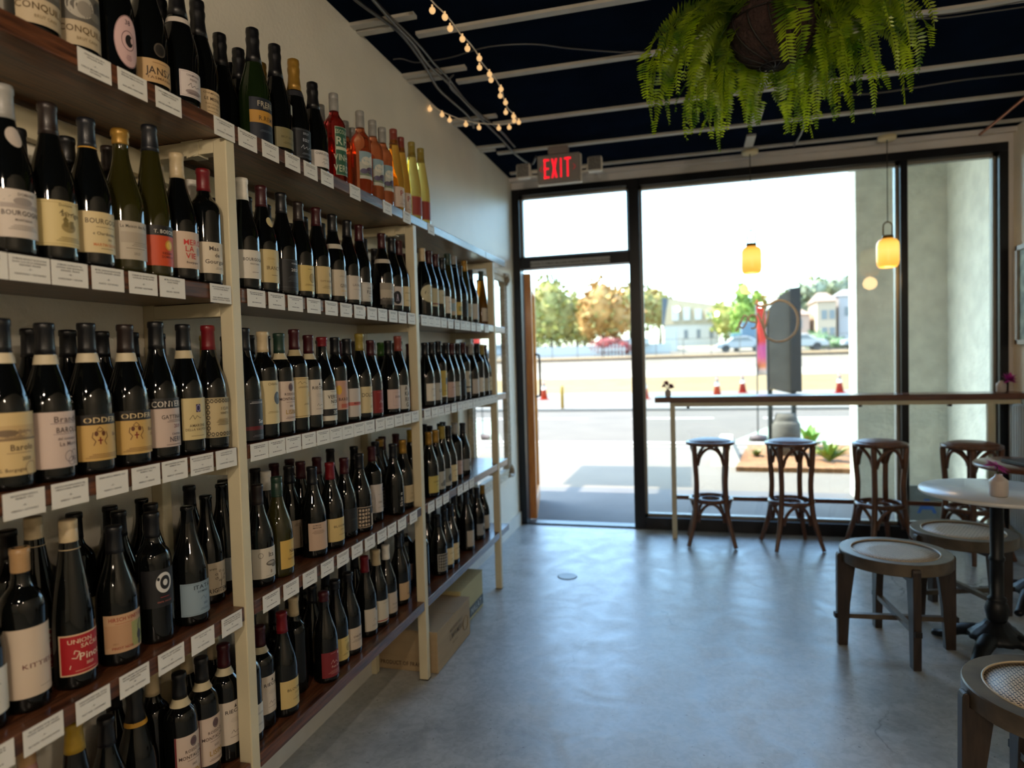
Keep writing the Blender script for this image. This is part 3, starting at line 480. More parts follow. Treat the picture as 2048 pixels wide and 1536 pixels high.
'smallb':(.024,.072,.046,'b59a78',[('s',[(.0,.034),(.01,.038)],.002,'3a2c20'),('t','B.NICO',.006,.022,.0055,'3a2c20')]),
}
DESC=dict(none='no label showing',plainW='plain off-white label',plainC='plain cream label',plainY='pale yellow label',plainP='dull pink label',plainG='greyish label',plainK='near-black label',
conq='grey moon picture label',eye='pink oval eye label',jansz='low tan band label',neckw='white label and white neck band',lemes='cream champagne label',gold='gold band label',olive='olive beige label',egly='black and silver label',charles='low white label',
escolha='tall green label',land='cloudy landscape label',redp='white label with red letter',redlab='solid red label',bourg1='white engraved BOURGOGNE label',serg='framed cream chateau label',bourg2='cream BOURGOGNE label',maison='greyish beige label',boeck='orange label under black band',
merci='beige label with bold red lettering',mas='cream label with script lettering',bourg3='white BOURGOGNE label',iran='cream label and oval neck sticker',black21='black 2021 label',crestY='yellow crested label',crestC='cream crested label',giv='GIVRY label and white collar',
wlow='white serif lettered label',fle='small white framed label',art1='grey label with dark border',circ='white label with black circle',bigoval='big oval cream label',bigoval2='cream label with red stripe',midC='high cream label',mix1='blue and yellow patterned label',dots='black dotted label',
baroland='landscape Barolo label',brand='white Barolo label with leaf outline',odde='gold label under black band',conte='white GATTINARA label',monte='narrow cream Amarone label',ornate='ornately bordered cream label',blackw='black label with red stripe',moon='cream label with dark moon',monta='white MONTALCINO label',
framed='gold framed beige label',rie='white label with small black heading',verso='black and white NOIR label',pinkish='pinkish BAROLO label',mount='label with red mountains',dlab='cream label with large initial',redd='dark red label',zaf='low white framed label',akar='white label with stacked black letters',pinkl='pink label',
uu='white label with two letters',yelblue='yellow label with blue block',crestW='white label with dark crest',redtri2='white label with red spot',kitties='tall plain label with small lettering',union='red label reading Pinot',hirsch='tan label with black cat tail',oring='black label with white ring',itata='pale blue label',
tree='white tree drawing label',greyw='grey label with dark spot',ita='white label with grey stone drawing',yellow='yellow label',figure='label with dark figure',berry='beige label with grape drawing',bloo='yellow spaced lettering label',bwart='black and white doodle label',whit='tall white label',bwpat='black patterned label',
skin='vertical white lettering',beige='beige script label',yelc='yellow label with small dark lettering',greyart='grey picture label',darkart='dark picture label',sqdots='white label with black squares',goldring='gold neck ring',chat='white CHATEAU label',redscr='dark red script label',whitecr='white label with small crest',redtri='white label with red triangle',bluedot='white label with blue oval',smallb='beige label with tiny writing')
CAPN=dict(k='black',n='navy',bk='dark brown',m='maroon',r='red',y='gold',w='white',c='cream',g='green',gy='grey',dg='dark green',p='rust red',o='olive',yo='mustard',ck='cork',rc='rust',s='silver')
GLN=dict(dk='dark',gr='green',ol='olive',pink='pale pink',rose='deep rose',orng='coral rose',amb='amber',ambd='brown amber',yel='golden')
BAND=dict(brand='c2b598',odde='c2b598',baroland='c2b598',monte='b8ab8c',monta='b5a98a',framed='a89a76',rie='b3a98c')
BOTTLES=[
(1,0,0.222,0.988,'C','dk','champ','k','conq',0.32),(1,0,0.222,1.077,'C','dk','champ','k','conq',0.32),(1,0,0.222,1.17,'C','dk','champ','k','eye',0.32),
(1,0,0.222,1.264,'C','dk','champ','k','jansz',0.32),(1,0,0.222,1.362,'C','dk','champ','k','neckw',0.32),(1,0,0.198,1.46,'C','dk','champ','k','lemes',0.32),
(1,0,0.222,1.65,'C','gr','champ','k','gold',0.335),(1,0,0.222,1.753,'C','dk','champ','k','olive',0.336),(1,0,0.222,1.85,'C','dk','champ','y','egly',0.334),
(1,0,0.222,1.955,'C','dk','champ','k','charles',0.304),(1,0,0.226,2.082,'D','rose','screw','gy','escolha',0.314),(1,0,0.226,2.27,'D','orng','screw','gy','land',0.32),
(1,0,0.226,2.371,'D','orng','screw','gy','land',0.32),(1,0,0.226,2.454,'D','orng','screw','gy','land',0.32),(1,0,0.226,2.561,'R','amb','screw','p','redp',0.348),
(1,0,0.212,2.662,'R','amb','screw','p','redp',0.348),(1,0,0.226,2.746,'R','yel','screw','o','redlab',0.352),(1,0,0.226,2.848,'R','yel','screw','o','redlab',0.355),
(1,1,0.117,1.423,'C','dk','champ','k','none',0.317),(1,1,0.14,1.615,'C','dk','champ','k','none',0.317),(1,1,0.131,1.707,'C','dk','champ','k','none',0.317),
(1,1,0.049,1.78,'C','dk','champ','k','none',0.317),(1,1,0.135,1.805,'C','dk','champ','y','none',0.317),(1,1,0.113,2.034,'R','dk','screw','w','none',0.332),
(1,1,0.15,2.12,'D','rose','screw','gy','none',0.299),(1,1,0.151,2.29,'D','orng','screw','gy','none',0.299),(1,1,0.141,2.367,'D','orng','screw','gy','none',0.299),
(2,0,0.237,0.911,'B','dk','foil','gy','bourg1',0.303),(2,0,0.238,0.994,'B','dk','foil','bk','serg',0.301),(2,0,0.238,1.077,'B','dk','foil','n','bourg2',0.301),
(2,0,0.237,1.16,'B','ol','wax','y','maison',0.305),(2,0,0.238,1.24,'R','ol','foil','n','boeck',0.341),(2,0,0.236,1.321,'B','dk','foil','c','merci',0.303),
(2,0,0.242,1.401,'D','dk','foil','r','mas',0.287),(2,0,0.237,1.555,'B','dk','foil','w','bourg3',0.305),(2,0,0.237,1.638,'B','dk','foil','m','iran',0.304),
(2,0,0.237,1.732,'B','dk','foil','k','black21',0.306),(2,0,0.237,1.821,'B','dk','foil','bk','crestY',0.299),(2,0,0.237,1.922,'B','dk','foil','m','crestC',0.303),
(2,0,0.237,2.022,'B','dk','foil','k','giv',0.302),(2,0,0.237,2.121,'B','dk','foil','k','wlow',0.301),(2,0,0.237,2.209,'B','dk','foil','m','fle',0.302),
(2,0,0.237,2.393,'B','dk','foil','m','art1',0.304),(2,0,0.238,2.48,'B','dk','foil','k','circ',0.301),(2,0,0.232,2.563,'B','dk','foil','m','plainC',0.303),
(2,0,0.237,2.796,'B','dk','foil','c','bigoval',0.309),(2,0,0.237,2.879,'B','dk','foil','m','bigoval2',0.309),(2,0,0.237,2.962,'B','dk','foil','m','midC',0.306),
(2,0,0.237,3.045,'B','dk','foil','k','plainW',0.3),(2,0,0.237,3.125,'R','ol','foil','dg','mix1',0.332),(2,0,0.237,3.213,'R','dk','screw','gy','plainY',0.333),
(2,0,0.237,3.297,'B','dk','foil','k','plainK',0.296),(2,0,0.237,3.377,'R','ol','foil','y','plainG',0.332),(2,0,0.237,3.478,'B','dk','foil','k','dots',0.296),
(2,0,0.2,3.785,'R','ambd','foil','dg','plainW',0.328),(2,1,0.082,1.057,'B','dk','foil','k','none',0.293),(2,1,0.127,1.129,'B','dk','foil','k','none',0.293),
(2,1,0.158,1.206,'B','dk','foil','bk','none',0.293),(2,1,0.11,1.274,'B','dk','foil','c','none',0.293),(2,1,0.156,1.344,'B','dk','foil','c','none',0.293),
(2,1,0.13,1.49,'B','dk','screw','w','none',0.293),(2,1,0.05,1.668,'B','dk','foil','k','none',0.293),(2,1,0.15,1.689,'B','dk','foil','k','none',0.293),
(2,1,0.142,1.792,'B','dk','foil','k','none',0.293),(2,1,0.15,1.984,'B','dk','screw','k','none',0.293),(2,1,0.05,2.053,'B','dk','foil','k','none',0.293),
(2,1,0.15,2.094,'B','dk','foil','k','none',0.293),(2,1,0.145,2.417,'B','dk','foil','n','none',0.293),(2,1,0.082,2.637,'B','dk','foil','k','none',0.293),
(2,1,0.15,2.814,'B','dk','foil','m','none',0.293),(2,1,0.15,3.902,'B','dk','foil','k','none',0.293),(3,0,0.237,0.882,'B','dk','foil','k','baroland',0.3),
(3,0,0.237,0.965,'B','dk','foil','k','brand',0.296),(3,0,0.237,1.054,'B','dk','foil','k','odde',0.3),(3,0,0.237,1.148,'B','dk','foil','bk','odde',0.301),
(3,0,0.238,1.231,'B','dk','foil','k','conte',0.311),(3,0,0.237,1.315,'B','dk','foil','k','monte',0.309),(3,0,0.238,1.398,'B','dk','foil','r','ornate',0.31),
(3,0,0.237,1.536,'B','dk','foil','n','blackw',0.309),(3,0,0.237,1.617,'D','dk','foil','c','moon',0.302),(3,0,0.237,1.694,'D','dk','foil','dg','monta',0.3),
(3,0,0.237,1.771,'D','dk','foil','m','framed',0.314),(3,0,0.237,1.848,'D','dk','foil','m','rie',0.299),(3,0,0.237,1.928,'B','dk','wax','r','verso',0.294),
(3,0,0.237,2.009,'D','dk','foil','k','pinkish',0.296),(3,0,0.237,2.09,'B','dk','foil','k','mount',0.293),(3,0,0.237,2.182,'B','dk','foil','o','dlab',0.314),
(3,0,0.237,2.268,'B','dk','foil','m','redd',0.292),(3,0,0.237,2.419,'B','dk','foil','k','zaf',0.293),(3,0,0.239,2.506,'B','dk','foil','p','akar',0.314),
(3,0,0.207,2.582,'B','dk','foil','g','pinkl',0.295),(3,0,0.237,2.796,'B','dk','foil','k','plainW',0.292),(3,0,0.237,2.879,'B','dk','foil','k','uu',0.296),
(3,0,0.237,2.96,'D','dk','foil','k','yelblue',0.302),(3,0,0.237,3.064,'B','dk','foil','k','plainP',0.296),(3,0,0.237,3.147,'B','dk','foil','m','plainG',0.296),
(3,0,0.237,3.23,'B','dk','foil','k','plainK',0.296),(3,0,0.237,3.314,'D','dk','foil','m','crestW',0.302),(3,0,0.237,3.447,'B','dk','foil','gy','redtri2',0.296),
(3,0,0.237,3.554,'D','dk','foil','k','plainW',0.302),(3,0,0.238,3.64,'B','dk','foil','o','plainG',0.296),(3,0,0.227,3.723,'B','dk','foil','m','plainC',0.296),
(3,1,0.12,0.864,'B','dk','foil','k','plainC',0.293),(3,1,0.12,0.947,'B','dk','foil','k','plainC',0.293),(3,1,0.12,1.03,'B','dk','foil','k','plainC',0.293),
(3,1,0.12,1.114,'B','dk','foil','k','plainC',0.293),(3,1,0.12,1.197,'B','dk','foil','k','plainC',0.293),(3,1,0.12,1.28,'B','dk','foil','k','plainC',0.293),
(3,1,0.12,1.363,'B','dk','foil','k','plainC',0.293),(3,1,0.12,1.446,'B','dk','foil','r','plainC',0.293),(3,1,0.12,1.53,'B','dk','foil','o','plainC',0.293),
(3,1,0.12,1.613,'B','dk','foil','k','plainC',0.293),(3,1,0.12,1.714,'D','dk','foil','k','plainC',0.299),(3,1,0.12,1.792,'D','dk','foil','n','plainC',0.299),
(3,1,0.12,2.11,'B','dk','foil','k','plainC',0.293),(3,1,0.12,2.232,'B','dk','foil','m','plainC',0.293),(3,1,0.12,2.334,'B','dk','foil','bk','plainC',0.293),
(3,1,0.12,2.506,'B','dk','foil','k','plainC',0.293),(3,1,0.12,2.589,'B','dk','foil','g','plainC',0.293),(3,1,0.12,2.712,'B','dk','foil','k','plainC',0.293),
(3,1,0.12,2.886,'B','dk','foil','m','plainC',0.293),(3,1,0.12,3.173,'B','dk','foil','m','plainC',0.293),(3,1,0.12,3.33,'B','dk','foil','k','plainC',0.293),
(3,1,0.12,3.559,'D','dk','foil','k','plainC',0.299),(3,1,0.12,3.706,'B','dk','foil','m','plainC',0.293),(3,1,0.12,3.875,'B','dk','foil','k','plainC',0.293),
(4,0,0.199,0.84,'B','dk','foil','k','plainW',0.296),(4,0,0.206,0.919,'D','dk','cork','ck','kitties',0.299),(4,0,0.13,1.008,'R','dk','screw','c','union',0.33),
(4,0,0.215,1.011,'R','dk','screw','c','union',0.327),(4,0,0.215,1.115,'B','dk','foil','k','hirsch',0.289),(4,0,0.21,1.222,'D','dk','foil','k','oring',0.293),
(4,0,0.215,1.327,'B','dk','none','k','itata',0.285),(4,0,0.16,1.455,'B','dk','none','rc','tree',0.284),(4,0,0.132,1.55,'B','dk','none','k','greyw',0.296),
(4,0,0.212,1.599,'B','dk','foil','bk','ita',0.285),(4,0,0.218,1.682,'B','ol','screw','dg','yellow',0.292),(4,0,0.129,1.875,'B','dk','foil','k','figure',0.292),
(4,0,0.213,1.877,'B','dk','foil','k','berry',0.29),(4,0,0.218,1.979,'B','dk','foil','r','bloo',0.288),(4,0,0.2,2.105,'B','dk','foil','m','plainK',0.284),
(4,0,0.215,2.189,'B','dk','foil','k','bwart',0.287),(4,0,0.19,2.337,'D','dk','foil','m','whit',0.294),(4,0,0.221,2.462,'B','dk','foil','k','skin',0.288),
(4,0,0.139,2.469,'B','dk','foil','k','bwpat',0.296),(4,0,0.214,2.573,'B','dk','foil','y','beige',0.291),(4,0,0.237,2.807,'B','dk','foil','y','yelc',0.298),
(4,0,0.237,2.89,'B','dk','foil','y','greyart',0.298),(4,0,0.237,2.973,'B','dk','foil','o','darkart',0.307),(4,0,0.237,3.058,'B','dk','foil','k','plainC',0.3),
(4,0,0.2,3.248,'D','dk','foil','gy','plainP',0.296),(4,0,0.2,3.374,'B','dk','foil','k','greyw',0.283),(4,1,0.05,1.016,'D','dk','foil','k','plainC',0.299),
(4,1,0.05,1.167,'D','dk','foil','k','plainC',0.299),(4,1,0.117,1.222,'B','dk','foil','k','plainC',0.293),(4,1,0.046,1.266,'B','dk','foil','k','plainC',0.293),
(4,1,0.129,1.304,'B','dk','foil','k','plainC',0.293),(4,1,0.05,1.357,'B','dk','none','k','plainC',0.293),(4,1,0.05,1.522,'B','dk','foil','k','plainC',0.293),
(4,1,0.085,1.618,'B','dk','foil','k','plainC',0.293),(4,1,0.123,1.763,'B','dk','screw','w','plainC',0.293),(4,1,0.05,1.81,'B','dk','foil','k','plainC',0.293),
(4,1,0.048,1.912,'B','dk','foil','m','plainC',0.293),(4,1,0.117,1.961,'B','dk','foil','m','plainC',0.293),(4,1,0.046,2.004,'B','dk','foil','m','plainC',0.293),
(4,1,0.122,2.054,'B','dk','foil','m','plainC',0.293),(4,1,0.05,2.266,'B','dk','foil','k','plainC',0.293),(4,1,0.11,2.343,'B','dk','foil','k','plainC',0.293),
(4,1,0.11,2.568,'B','dk','wax','y','plainC',0.293),(4,1,0.076,2.66,'B','dk','foil','m','plainC',0.293),(4,1,0.089,2.772,'B','dk','foil','m','plainC',0.293),
(4,1,0.086,2.939,'B','dk','foil','yo','plainC',0.293),(4,1,0.111,3.126,'B','dk','foil','k','plainC',0.293),(4,1,0.046,3.207,'B','dk','foil','k','plainC',0.293),
(4,1,0.12,3.246,'B','dk','foil','dg','plainC',0.293),(4,1,0.105,3.327,'B','dk','foil','k','plainC',0.293),(5,0,0.165,0.942,'R','pink','cork','ck','none',0.318),
(5,0,0.205,1.008,'R','dk','foil','yo','none',0.336),(5,0,0.19,1.095,'B','dk','foil','k','none',0.296),(5,0,0.161,1.199,'C','dk','champ','k','goldring',0.32),
(5,0,0.202,1.29,'D','dk','foil','k','monta',0.301),(5,0,0.2,1.367,'D','dk','foil','k','monta',0.304),(5,0,0.2,1.449,'D','dk','foil','m','rie',0.303),
(5,0,0.21,1.525,'D','dk','foil','k','plainW',0.302),(5,0,0.198,1.601,'D','dk','foil','m','rie',0.29),(5,0,0.218,1.679,'B','dk','foil','r','bloo',0.302),
(5,0,0.123,1.861,'D','dk','foil','k','framed',0.302),(5,0,0.231,1.889,'B','dk','wax','m','redscr',0.29),(5,0,0.097,1.982,'D','dk','foil','k','whit',0.302),
(5,0,0.207,2.0,'B','dk','wax','k','crestY',0.29),(5,0,0.21,2.085,'B','dk','wax','k','chat',0.29),(5,0,0.193,2.242,'B','dk','foil','r','whitecr',0.301),
(5,0,0.123,2.291,'B','dk','foil','k','plainW',0.296),(5,0,0.195,2.334,'B','dk','foil','c','redtri',0.299),(5,0,0.191,2.425,'B','dk','foil','w','bluedot',0.293),
(5,0,0.181,2.566,'B','dk','foil','k','smallb',0.3),(5,0,0.108,2.787,'D','dk','foil','gy','plainP',0.302),(5,0,0.205,2.964,'B','dk','foil','k','bwpat',0.291),
(5,0,0.207,3.048,'B','dk','foil','k','plainC',0.301),(5,0,0.206,3.131,'B','dk','foil','k','plainC',0.305),(5,0,0.203,3.381,'B','dk','foil','k','sqdots',0.314),
(5,0,0.123,3.407,'B','dk','foil','k','greyart',0.296),(5,0,0.196,3.594,'B','dk','foil','k','greyw',0.301),(5,0,0.171,3.778,'B','dk','foil','y','dots',0.281),
(5,1,0.075,1.224,'B','dk','foil','k','none',0.293),(5,1,0.125,1.287,'D','dk','foil','c','none',0.299),(5,1,0.113,1.413,'B','dk','foil','c','none',0.293),
(5,1,0.132,1.491,'D','dk','foil','c','none',0.299),(5,1,0.127,1.658,'D','dk','foil','k','none',0.299),(5,1,0.155,1.729,'D','dk','foil','k','none',0.299),
(5,1,0.175,1.804,'D','dk','foil','c','none',0.299),(5,1,0.16,1.932,'B','dk','foil','k','none',0.293),(5,1,0.118,2.087,'B','dk','foil','k','none',0.293),
(5,1,0.127,2.192,'B','dk','foil','k','none',0.293),(5,1,0.109,2.411,'B','dk','foil','w','none',0.293),(5,1,0.098,2.566,'B','dk','foil','k','none',0.293),
(5,1,0.149,2.656,'B','dk','foil','k','none',0.293),(5,1,0.185,2.794,'D','dk','foil','k','none',0.299),(5,1,0.119,3.025,'B','dk','foil','k','none',0.293),
(5,1,0.126,3.108,'B','dk','foil','k','none',0.293),(5,1,0.135,3.219,'B','dk','foil','k','none',0.293),(5,1,0.118,3.324,'B','dk','foil','k','none',0.293),
(5,1,0.128,3.49,'B','dk','foil','k','none',0.293),(5,1,0.121,3.63,'B','dk','foil','k','none',0.293),(5,1,0.118,3.714,'B','dk','foil','k','none',0.293),
]
TAGS=[(1,1.059),(1,1.15),(1,1.249),(1,1.432),(1,1.522),(1,1.62),(1,1.726),(1,1.821),(1,1.917),(1,2.099),(1,2.353),(1,2.534),(1,2.796),(2,0.83),(2,0.907),(2,0.985),(2,1.069),(2,1.157),(2,1.239),(2,1.397),(2,1.536),(2,1.626),(2,1.717),(2,1.816),(2,1.919),(2,2.013),(2,2.107),(2,2.203),(2,2.288),(2,2.38),(2,2.466),(2,2.557),(2,2.694),(2,2.772),(2,2.848),(2,2.931),(2,3.021),(2,3.114),(2,3.2),(2,3.279),(2,3.369),(2,3.46),(2,3.607),(3,0.874),(3,0.962),(3,1.055),(3,1.14),(3,1.221),(3,1.306),(3,1.391),(3,1.522),(3,1.6),(3,1.679),(3,1.76),(3,1.84),(3,1.918),(3,1.996),(3,2.074),(3,2.152),(3,2.236),(3,2.316),(3,2.397),(3,2.478),(3,2.56),(3,2.693),(3,2.778),(3,2.856),(3,2.941),(3,3.032),(3,3.117),(3,3.197),(3,3.276),(3,3.36),(3,3.436),(3,3.513),(3,3.589),(3,3.666),(3,3.742),(4,0.795),(4,0.886),(4,0.987),(4,1.085),(4,1.185),(4,1.283),(4,1.385),(4,1.546),(4,1.639),(4,1.736),(4,1.835),(4,1.932),(4,2.028),(4,2.122),(4,2.218),(4,2.303),(4,2.395),(4,2.507),(4,2.701),(4,2.795),(4,2.884),(4,3.082),(4,3.172),(4,3.262)]
cnt={}
ORD=['','first','second','third','fourth','fifth','sixth','seventh','eighth','ninth','tenth','eleventh','twelfth','thirteenth','fourteenth']
def place_bottle(b):
    row,back,x,y,sh,gl,ck,cc,lab,h=b
    bay=sum(y>p for p in PY[1:3]); by=('near','middle','far')[bay]
    k=(row,back,bay); cnt[k]=cnt.get(k,0)+1
    g=(' '+GLN[gl]) if gl!='dk' else ''
    if back: lb='%s-capped%s bottle in back row, %s from the left, %s bay, %s shelf'%(CAPN[cc],g,ORD[cnt[k]],by,NAMES[row-1])
    else: lb='%s-capped%s bottle, %s, %s from left, %s bay, %s shelf'%(CAPN[cc],g,DESC[lab],ORD[cnt[k]],by,NAMES[row-1])
    if len(lb.split())>16: print('LONG',lb)
    r=empty('sparkling_wine_bottle' if sh=='C' else 'wine_bottle',(x,y,SZ[row-1]+.0005),lb,'bottle','wine bottles on the %s shelf, %s bay'%(NAMES[row-1],by))
    r.scale=(1,1,h/H0[sh])
    link('bottle_glass',bottle_mesh(sh,gl),r)
    if ck!='none': link('capsule',cap_mesh(sh,ck,cc),r)
    if lab in ('none','skin') : pass
    elif lab=='goldring': link('neck_band',band_mesh(sh,.222,.232,'b98a2a'),r)
    else:
        a=random.uniform(-.12,.10)-.12
        if back: a=random.uniform(-.5,.4)
        link('label',label_mesh(sh,lab),r,rz=a)
    if lab=='skin':
        mb=MB(); R=.0412; V,F=text2d('Skin n',.014,0,0,1.1); V=[(-z,x+.065) for x,z in V]; wrap(mb,R,V,F,0); link('label',mb.mesh('label',flat('c9c6bf')),r,rz=-.35)
    if lab in BAND: link('neck_band',band_mesh(sh,H0[sh]-.0775,H0[sh]-.0595,BAND[lab]),r)
    if lab=='neckw': link('neck_band',band_mesh(sh,.205,.218,'c2b9b0'),r)
    if lab=='iran': link('neck_sticker',sticker_mesh(sh,.195,'b8aa80'),r)
    if lab=='bourg1': link('neck_sticker',sticker_mesh(sh,.205,'b5aaa0',.014,.018),r)
    if lab in('giv','art1'): link('neck_band',band_mesh(sh,.180,.196,'b9b2a4'),r)
    if lab=='bourg2': link('neck_band',band_mesh(sh,.2365,.2395,'b98a2a'),r)
    if lab=='egly': link('neck_band',band_mesh(sh,.205,.222,'26282e'),r)
    return r
for b in BOTTLES: place_bottle(b)
# ---------------------------------------------------------------- price cards on the board edges
CT={1:['CONQUILLA CAVA BRUT,|CATALONIA, SPAIN|- 17 -|XARELLO, MACABEO, PARELLADA|SUSTAINABLE','FILIPA PATO 3B EXTRA BRUT ROSE,|BAIRRADA, BEIRAS, PORTUGAL|- 24 -|BAGA, BICAL + BIODYNAMIC','JANSZ PREMIUM CUVEE BRUT ROSE,|TASMANIA, AUSTRALIA|- 35 -|PINOT NOIR, CHARDONNAY + SUSTAINABLE','R. MOUTARD ROSE DE CUVEE BRUT,|CHAMPAGNE, FRANCE|- 75 -|CHARDONNAY + SUSTAINABLE'],
2:['','DOMAINE BERSDOY BOURGOGNE|BLANC CLOS DE LA CARBONADE,|BURGUNDY, FRANCE|- 37 -|CHARDONNAY + SUSTAINABLE','DOMAINE CHAPELLE ET FILS|SANTENAY SAINT-JEAN BLANC,|BURGUNDY, FRANCE|- 48 -|CHARDONNAY + ORGANIC','MICHEL SARRAZIN BOURGOGNE|ALIGOTE, BURGUNDY, FRANCE|- 28 -|ALIGOTE + SUSTAINABLE','DOMAINE DES GRANDES VIGNES|VAIN BLANC, SAVOIE, FRANCE|- 35 -|JACQUERE + BIODYNAMIC','MICHEL OTTLIN SCHELIET,|ALSACE, FRANCE|- 26 -|RIESLING + ORGANIC','MAS DE GOURGONNIER LE VIN DE|PROVENCE ROUGE, FRANCE|- 26 -|SYRAH, GRENACHE, CARIGNAN,|CABERNET SAUVIGNON + ORGANIC'],
3:['S&B BORGOGNO BAROLO,|PIEDMONT, ITALY|- 49 -|NEBBIOLO + SUSTAINABLE','AGRICOLA BRANDINI BAROLO DEL|COMUNE DI LA MORRA, PIEDMONT, ITALY|- 58 -|NEBBIOLO + ORGANIC','ODDERO BAROLO, PIEDMONT, ITALY|- 67 -|NEBBIOLO + ORGANIC','ODDERO BAROLO VILLERO,|PIEDMONT, ITALY|- 98 -|NEBBIOLO + ORGANIC','NERVI CONTERNO GATTINARA,|PIEDMONT, ITALY|- 109 -|NEBBIOLO + SUSTAINABLE','MONTE SANTOCCIO AMARONE DELLA|VALPOLICELLA CLASSICO, VENETO|- 70 -|CORVINA, CORVINONE, RONDINELLA &|MOLINARA + SUSTAINABLE','I CLIVI SCHIOPPETTINO,|VENEZIA GIULIA, ITALY|- 41 -|SCHIOPPETTINO + ORGANIC'],
4:['','FIELD RECORDINGS "KITTIES" CHILLABLE|RED BLEND, CENTRAL COAST, CALIFORNIA|- 19 -|FIELD BLEND + PRACTICING ORGANIC','UNION SACRE PINOT NOIR, CENTRAL|COAST, CALIFORNIA, UNITED STATES|- 23 -|PINOT NOIR + SUSTAINABLE','HIRSCH VINEYARDS THE BOHAN-DILLON|PINOT NOIR, SONOMA COAST, CALIFORNIA,|UNITED STATES|- 47 -|PINOT NOIR + SUSTAINABLE','DUSTIN SUTIL CABERNET SAUVIGNON,|NAPA VALLEY, CALIFORNIA|- 47 -|CABERNET SAUVIGNON + SUSTAINABLE','ITATA ECOS, ITATA VALLEY, CHILE,|ITATA, CHILE|- 26 -|PAIS + SUSTAINABLE','DOMAINE VIRGITEMIS THE GREAT|FROM THE VALLEY AND NEW TREE|ESTATE, MENDOZA, ARGENTINA|- 25 -|MALBEC + SUSTAINABLE']}
card=mat('white_card','d9d6cd',.55); ink=flat('2c2b2a')
bars=None; cc2={}
for r,y in TAGS:
    i=cc2.get(r,0); cc2[r]=i+1
    t=CT[r][i] if i<len(CT[r]) else ''
    x0=(XF+.0045 if r==1 else XF+.0005); b=MB().box(x0,x0+.0012,-.0375,.0375,-.047,-.001); pl=lambda a,z:(x0+.0015,a,z)
    if t:
        L=t.split('|'); n=len(L); pi=[k for k,s in enumerate(L) if s.startswith('- ')][0]
        for k,s in enumerate(L):
            zz=-.008-k*.0052 if k<pi else (-.0255 if k==pi else -.034-(k-pi-1)*.0052)
            sx=min(.85,.85*27/max(len(s),1)); V,F=text2d(s,.0031,0,zz,sx); b.add([pl(a,z) for a,z in V],F,1)
    else:
        for z,wd in ((-.010,.058),(-.0145,.046),(-.0245,.006),(-.036,.044)):
            wd*=random.uniform(.8,1.1); a=-wd/2
            while a<wd/2:      # word-like runs of tiny print
                l=random.uniform(.003,.009); l=min(l,wd/2-a); b.add([pl(a,z),pl(a+l,z),pl(a+l,z+.0022),pl(a,z+.0022)],[(0,1,2,3)],1); a+=l+.0016
    by=('near','middle','far')[sum(y>p for p in PY[1:3])]
    k2=('t',r,by); cnt[k2]=cnt.get(k2,0)+1
    o=mk('price_card',b,[card,ink if t else flat('6f6c69')],None,(0,y,SZ[r-1]+(.001 if r!=1 else 0))); tag(o,'white price card on %s shelf edge, %s bay, %s card from the left'%(NAMES[r-1],by,ORD[cnt[k2]]),'price card','white price cards on the shelf edges')
# ---------------------------------------------------------------- ornate mirror leaning on the left wall
mr=empty('framed_mirror',(.004,4.50,1.26),'tall ornate cream framed mirror on left wall behind the shelf end','mirror')
gilt=mat('cream_gilt_frame','b8ab90',.5,noise=.0,color2='d8d0bc',scale=40,bump=.6,bscale=60)
hy,hz=.46,.79; b=MB()
for k,(o,t,d_) in enumerate(((0,.030,.034),(.030,.022,.024),(.052,.016,.030))):
    y0,z0=hy-o,hz-o; b.box(0,d_,-y0,y0,z0-t,z0);b.box(0,d_,-y0,y0,-z0,-z0+t);b.box(0,d_,-y0,-y0+t,-z0,z0);b.box(0,d_,y0-t,y0,-z0,z0)
for i in range(60):
    for sgn in (-1,1):
        z=-hz+.02+i*(2*hz-.04)/59; b.lathe([(0,-.008),(.009,0),(0,.008)],6,(.034,sgn*(hy-.041),z))
for sy in (-1,1):
    for sz in (-1,1): b.tube(curve([(.036,sy*(hy-.09),sz*(hz-.02)),(.05,sy*(hy-.04),sz*(hz-.015)),(.046,sy*(hy-.015),sz*(hz-.05)),(.036,sy*(hy-.03),sz*(hz-.09))],6),.014,8)
mk('mirror_frame',b,gilt,mr,bev=.003); mk('mirror_glass',MB().box(.004,.010,-hy+.066,hy-.066,-hz+.066,hz-.066),mat('mirror_silver','e6e8e8',.02,metal=1.0),mr)
# ---------------------------------------------------------------- cardboard boxes under the last bay
def carton(y0,y1,x0,x1,h,m,lab,prints,tab=True):
    r=empty('cardboard_box',((x0+x1)/2,(y0+y1)/2,0),lab,'box'); a,c=(x1-x0)/2,(y1-y0)/2
    mk('carton_body',MB().box(-a,a,-c,c,.001,h-.004),m,r,bev=.004)
    mk('top_flap',MB().box(-a-.001,a+.002,-c-.002,-.001,h-.004,h).box(-a-.001,a+.002,.001,c+.003,h-.004,h),m,r,bev=.001)
    if tab: mk('packing_tape',MB().box(-a-.002,a+.0025,-.024,.024,h,h+.0008).box(a,a+.0008,-.024,.024,h-.05,h),mat('clear_tape','a89878',.2),r)
    for s,size,yc,zc,face,col,sx in prints:
        b=MB(); V,F=text2d(s,size,yc,zc,sx)
        b.add([((a+.001,p,q) if face=='x' else (p,-c-.001,q)) for p,q in V],F); mk('box_print',b,flat(col),r)
    return r,a,c
kraft=mat('kraft_cardboard','9c8768',.85,noise=.06,scale=5,stretch=(1,1,8)); pale=mat('pale_cardboard','aaa074',.8,noise=.05,scale=5)
